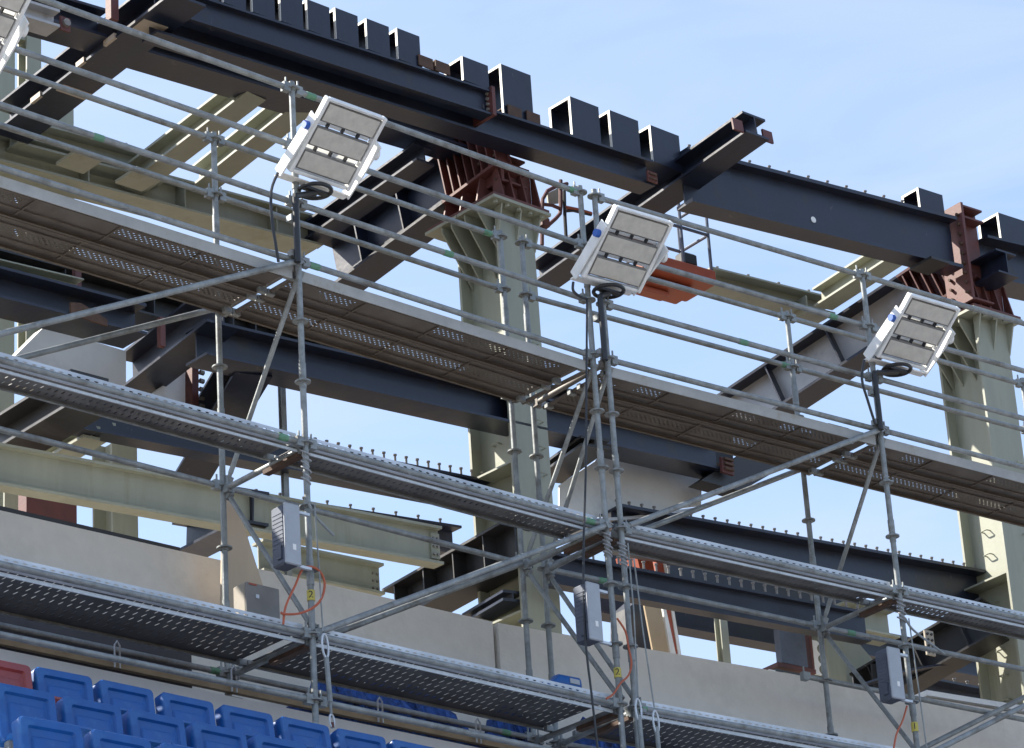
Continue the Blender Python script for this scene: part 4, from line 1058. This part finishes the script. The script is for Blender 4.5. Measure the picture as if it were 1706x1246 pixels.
# ------------------------------------------------------------ lift basket and boom behind the scaffold
T_ = 3.4
def bpt(x, y, t=T_): return X('B', x, y, t)
a = bpt(1093, 445); s0, _, z0 = ST('B', a); s1 = ST('B', bpt(1195, 466))[0]; zt = ST('B', bpt(1096, 422))[2]
th = thing('lift_basket', a, 'orange lift basket with grey rails behind the middle floodlight', 'lift basket')
m = MB(); m.bbox(P('B', (s0+s1)/2, T_+.25, (z0+zt)/2), dB*(s1-s0), nB*.5, UP*(zt-z0), .02); m.build('tray', 'orange_paint', th)
m = MB(); m.bbox(P('B', s0+(s1-s0)*.42, T_+.3, z0-.05), dB*(s1-s0)*.7, nB*.3, UP*.08, .015); m.build('under_frame', 'orange_paint', th)
m = MB(); m.bbox(P('B', s0+(s1-s0)*.2, T_+.3, z0-.12), dB*(s1-s0)*.5, nB*.16, UP*.06, .02); m.build('boom_head', 'orange_paint', th)
H_ = .78
for u, v in ((.05, .03), (.5, .03), (.95, .03), (.05, .47), (.5, .47), (.95, .47)):
    m = MB(); c = P('B', lerp(s0, s1, u), T_+v, zt); m.tube(c, c+UP*H_, .017, 8); m.build('rail_post', 'dark_box', th, smooth=True)
for zz in (.4, .78):
    for v in (.03, .47):
        m = MB(); m.tube(P('B', lerp(s0, s1, .05), T_+v, zt+zz), P('B', lerp(s0, s1, .95), T_+v, zt+zz), .017, 8); m.build('rail', 'dark_box', th, smooth=True)
    for u in (.05, .95):
        m = MB(); m.tube(P('B', lerp(s0, s1, u), T_+.03, zt+zz), P('B', lerp(s0, s1, u), T_+.47, zt+zz), .017, 8); m.build('rail', 'dark_box', th, smooth=True)
m = MB(); m.bbox(P('B', lerp(s0, s1, .62), T_+.1, zt+.07), dB*.2, nB*.14, UP*.14, .02); m.build('control_panel', 'black_plastic', th)
# red tube gate beside the left column
T2 = 3.0
th = thing('tube_gate', X('A', 905, 400, T2), 'dark red curved tube gate beside the red head of the left column', 'tube gate')
def tb(pts, r=.02, mt='red_primer', nm='gate_tube', t=T2):
    m = MB(); m.path([X('A', x, y, t) for x, y in pts], r, 8); return m.build(nm, mt, th, smooth=True)
tb(((903, 408), (903, 350), (904, 332), (912, 318), (925, 311), (945, 306)))
tb(((934, 300), (934, 345), (933, 356), (926, 364), (908, 380)))
tb(((903, 340), (920, 342), (934, 348)), .018)
tb(((940, 318), (941, 360), (943, 395)), .018, 'black_steel')
tb(((940, 345), (965, 350), (985, 356)), .02, 'orange_paint')
tb(((940, 352), (955, 351), (985, 358)), .014, 'black_steel')
m = MB(); m.bbox(X('A', 905, 372, T2), dA*.1, nA*.1, UP*.1, .01); m.build('gate_bracket', 'red_primer', th)
m = MB(); m.prism([X('A', x, y, T2+.1) for x, y in ((912, 322), (932, 312), (932, 338), (914, 340))], nA*.02); m.build('gate_panel', 'green_paint', th)
# orange boom and leaning plywood behind the right parapet
def slant(fr, pts, t, dep, mt, name, label, cat):
    m = MB(); pp = [X(fr, x, y, t) for x, y in pts]; m.prism(pp, FR[fr][2]*dep); return tag(m.build(name, mt, origin=pp[-1]), label, cat)
bo = slant('B', ((1058, 915), (1084, 918), (1092, 960), (1068, 955)), 3.6, .3, 'orange_paint', 'boom_section', 'orange machine boom section above the navy beam right of the middle posts', 'boom')
b2 = slant('B', ((1092, 925), (1104, 928), (1135, 1120), (1118, 1120)), 3.7, .12, 'orange_paint', 'orange_upright', 'slanted orange upright with white edge behind the plywood sheet', 'upright')
m = MB(); pp = [X('B', x, y, 3.69) for x, y in ((1104, 928), (1109, 929), (1140, 1120), (1135, 1120))]; m.prism(pp, nB*.13); m.build('white_edge', 'white_paint', b2)
slant('B', ((1072, 1000), (1100, 1006), (1117, 1100), (1090, 1095)), 3.3, .02, 'plywood', 'plywood_sheet', 'golden plywood sheet leaning behind the right parapet', 'plywood')
slant('B', ((1104, 1010), (1109, 1011), (1128, 1098), (1119, 1098)), 3.4, .03, 'white_paint', 'white_batten', 'white batten between the golden plywood and the orange upright', 'batten')
slant('B', ((1050, 1010), (1072, 990), (1088, 1090), (1050, 1085)), 3.5, .3, 'black_plastic', 'machine_housing', 'black machine housing left of the golden plywood sheet', 'machine')

# ------------------------------------------------------------ stadium seats
def shell(w, h):
    """rounded backrest with a raised rim, recessed panel and a slot near the top; x across, y back, z up"""
    def ring(hw, z0, z1, r, y, n=5):
        pts = []
        for cx, cz, a0 in ((hw-r, z1-r, 0), (-hw+r, z1-r, PI/2), (-hw+r, z0+r, PI), (hw-r, z0+r, 1.5*PI)):
            for i in range(n):
                a = a0+PI/2*i/(n-1); pts.append(Vector((cx+r*math.cos(a), y, cz+r*math.sin(a))))
        return pts
    hw = w/2
    rings = [ring(hw-.012, .01, h-.01, .03, .095), ring(hw, 0, h, .035, .085), ring(hw, 0, h, .035, .012), ring(hw-.010, .008, h-.008, .03, 0), ring(hw-.055, .05, h-.055, .02, 0), ring(hw-.066, .06, h-.066, .018, .018), ring(hw-.085, .075, h-.115, .016, .020), ring(hw-.095, .085, h-.125, .014, .010)]
    m = MB(); n = len(rings[0])
    for r in rings: m.v += r
    for k in range(len(rings)-1):
        for i in range(n):
            j = (i+1) % n; m.f.append((k*n+i, k*n+j, (k+1)*n+j, (k+1)*n+i))
    m.f.append(tuple(range(n))); m.f.append(tuple((len(rings)-1)*n+i for i in range(n-1, -1, -1)))
    return m
def make_seat(mt, label, grp='blue stadium seats'):
    th = thing('stadium_seat', Vector((0, 0, 0)), label, 'seat', grp)
    b = shell(.44, .40); rec = Matrix.Rotation(math.radians(-9), 4, 'X')
    b.v = [rec @ v + Vector((0, 0, .40)) for v in b.v]
    b.build('backrest', mt, th, smooth=True)
    m = MB(); sh_ = []
    for y, z, hw in ((-.36, .40, .17), (-.39, .42, .20), (-.36, .445, .215), (-.2, .42, .21), (-.04, .425, .205), (-.01, .40, .19)): sh_.append((y, z, hw))
    for y, z, hw in sh_: m.v += [Vector((-hw, y, z)), Vector((hw, y, z))]
    k = len(sh_)
    for i in range(k): j = (i+1) % k; m.f.append((2*i, 2*i+1, 2*j+1, 2*j))
    m.f.append(tuple(2*i for i in range(k))); m.f.append(tuple(2*i+1 for i in range(k-1, -1, -1)))
    m.build('seat_pan', mt, th)
    for x in (-.16, .16):
        m = MB(); m.cbox(Vector((x, .0, .2)), Vector((.04, 0, 0)), Vector((0, .05, 0)), Vector((0, 0, .4))); m.build('support', 'galvanised', th)
    return th
def dup(root, label):
    r = root.copy(); C.objects.link(r); r['label'] = label
    for ch in list(root.children):
        c = ch.copy(); C.objects.link(c); c.parent = r
    return r
seat_blue = make_seat('blue_plastic', ''); seat_red = make_seat('red_plastic', 'single red plastic seat at the left end of the top row', 'blue stadium seats')
del seat_red['group']
used = [False]
rz = math.atan2(dA.y, dA.x)
nth = ['first', 'second', 'third', 'fourth', 'fifth', 'sixth', 'seventh', 'eighth']
def put(root, px_, t, i, pitch):
    a = X('A', px_[0], px_[1], t); s, _, z = ST('A', a)
    root.location = P('A', s+i*pitch+.25, t+.0, z-.77); root.rotation_euler = (0, 0, rz+random.uniform(-.03, .03))
def seat(px_, t, i, pitch, label):
    if not used[0]: r = seat_blue; used[0] = True; r['label'] = label
    else: r = dup(seat_blue, label)
    put(r, px_, t, i, pitch)
for i in range(7): seat((62, 1108), -.55, i, .501, 'blue seat in the top row, %s to the right of the red seat' % nth[i])
put(seat_red, (62, 1110), -.55, -1, .47)
for i in range(-1, 5): seat((108, 1157), -1.35, i, .495, 'blue seat in the second row from the top, %s from the left' % nth[i+1])
for i in range(-1, 4): seat((155, 1213), -2.15, i, .505, 'blue seat in the third row from the top, %s from the left' % nth[i+1])

# ------------------------------------------------------------ light, sky, camera
sd_, sn_ = FR['A'][1], FR['A'][2]
SUN_EL = math.radians(44)
sh = Vector((-.98, .2, 0)).normalized()
sunv = sh*math.cos(SUN_EL)+UP*math.sin(SUN_EL)
sl = bpy.data.lights.new('sun', 'SUN'); sl.energy = 4.8; sl.angle = math.radians(.53); sl.color = (1, .93, .82)
so = bpy.data.objects.new('sun', sl); C.objects.link(so)
so.rotation_euler = sunv.to_track_quat('Z', 'Y').to_euler(); so.location = (-20, -10, 40)
wd = bpy.data.worlds.new('World'); bpy.context.scene.world = wd; wd.use_nodes = True
nt = wd.node_tree; N = nt.nodes; L = nt.links
bg = N['Background']; bg.inputs[1].default_value = .11
sk = N.new('ShaderNodeTexSky'); sk.sky_type = 'NISHITA'; sk.sun_disc = False
sk.sun_elevation = SUN_EL; sk.sun_rotation = math.atan2(sunv.x, sunv.y)
sk.altitude = 300; sk.air_density = 1.0; sk.dust_density = 1.2; sk.ozone_density = 1.2
tc = N.new('ShaderNodeTexCoord'); mp = N.new('ShaderNodeMapping'); mp.inputs['Scale'].default_value = (2.2, 2.2, 9)
mp.inputs['Rotation'].default_value = (.12, -.25, .4); mp.inputs['Location'].default_value = (.35, .1, .2)
L.new(tc.outputs['Generated'], mp.inputs['Vector'])
nz = N.new('ShaderNodeTexNoise'); nz.inputs['Scale'].default_value = 2.6; nz.inputs['Detail'].default_value = 7; nz.inputs['Roughness'].default_value = .55
nz.inputs['Distortion'].default_value = .6
L.new(mp.outputs['Vector'], nz.inputs['Vector'])
mr = N.new('ShaderNodeMapRange'); mr.inputs[1].default_value = .40; mr.inputs[2].default_value = .78; mr.inputs[3].default_value = .30; mr.inputs[4].default_value = .85
L.new(nz.outputs['Fac'], mr.inputs[0])
mx = N.new('ShaderNodeMix'); mx.data_type = 'RGBA'
L.new(mr.outputs[0], mx.inputs['Factor']); L.new(sk.outputs['Color'], mx.inputs['A']); mx.inputs['B'].default_value = (2.35, 2.85, 3.8, 1)
L.new(mx.outputs['Result'], bg.inputs[0])
cam = bpy.data.cameras.new('camera'); cam.sensor_width = 36; cam.sensor_fit = 'HORIZONTAL'; cam.lens = 36*FPX/1706
cam.clip_end = 3000; cam.clip_start = .1
co = bpy.data.objects.new('camera', cam); C.objects.link(co)
co.matrix_world = Matrix(((CR.x, CU.x, -_f.x, EYE.x), (CR.y, CU.y, -_f.y, EYE.y), (CR.z, CU.z, -_f.z, EYE.z), (0, 0, 0, 1)))
sc = bpy.context.scene; sc.camera = co
sc.view_settings.view_transform = 'Standard'; sc.view_settings.look = 'None'; sc.view_settings.gamma = 1
sc.view_settings.exposure = 1.42
sc.cycles.transparent_max_bounces = 24
sc.cycles.max_bounces = 8; sc.cycles.diffuse_bounces = 4
for o in bpy.data.objects:
    if '_w' in o: del o['_w']
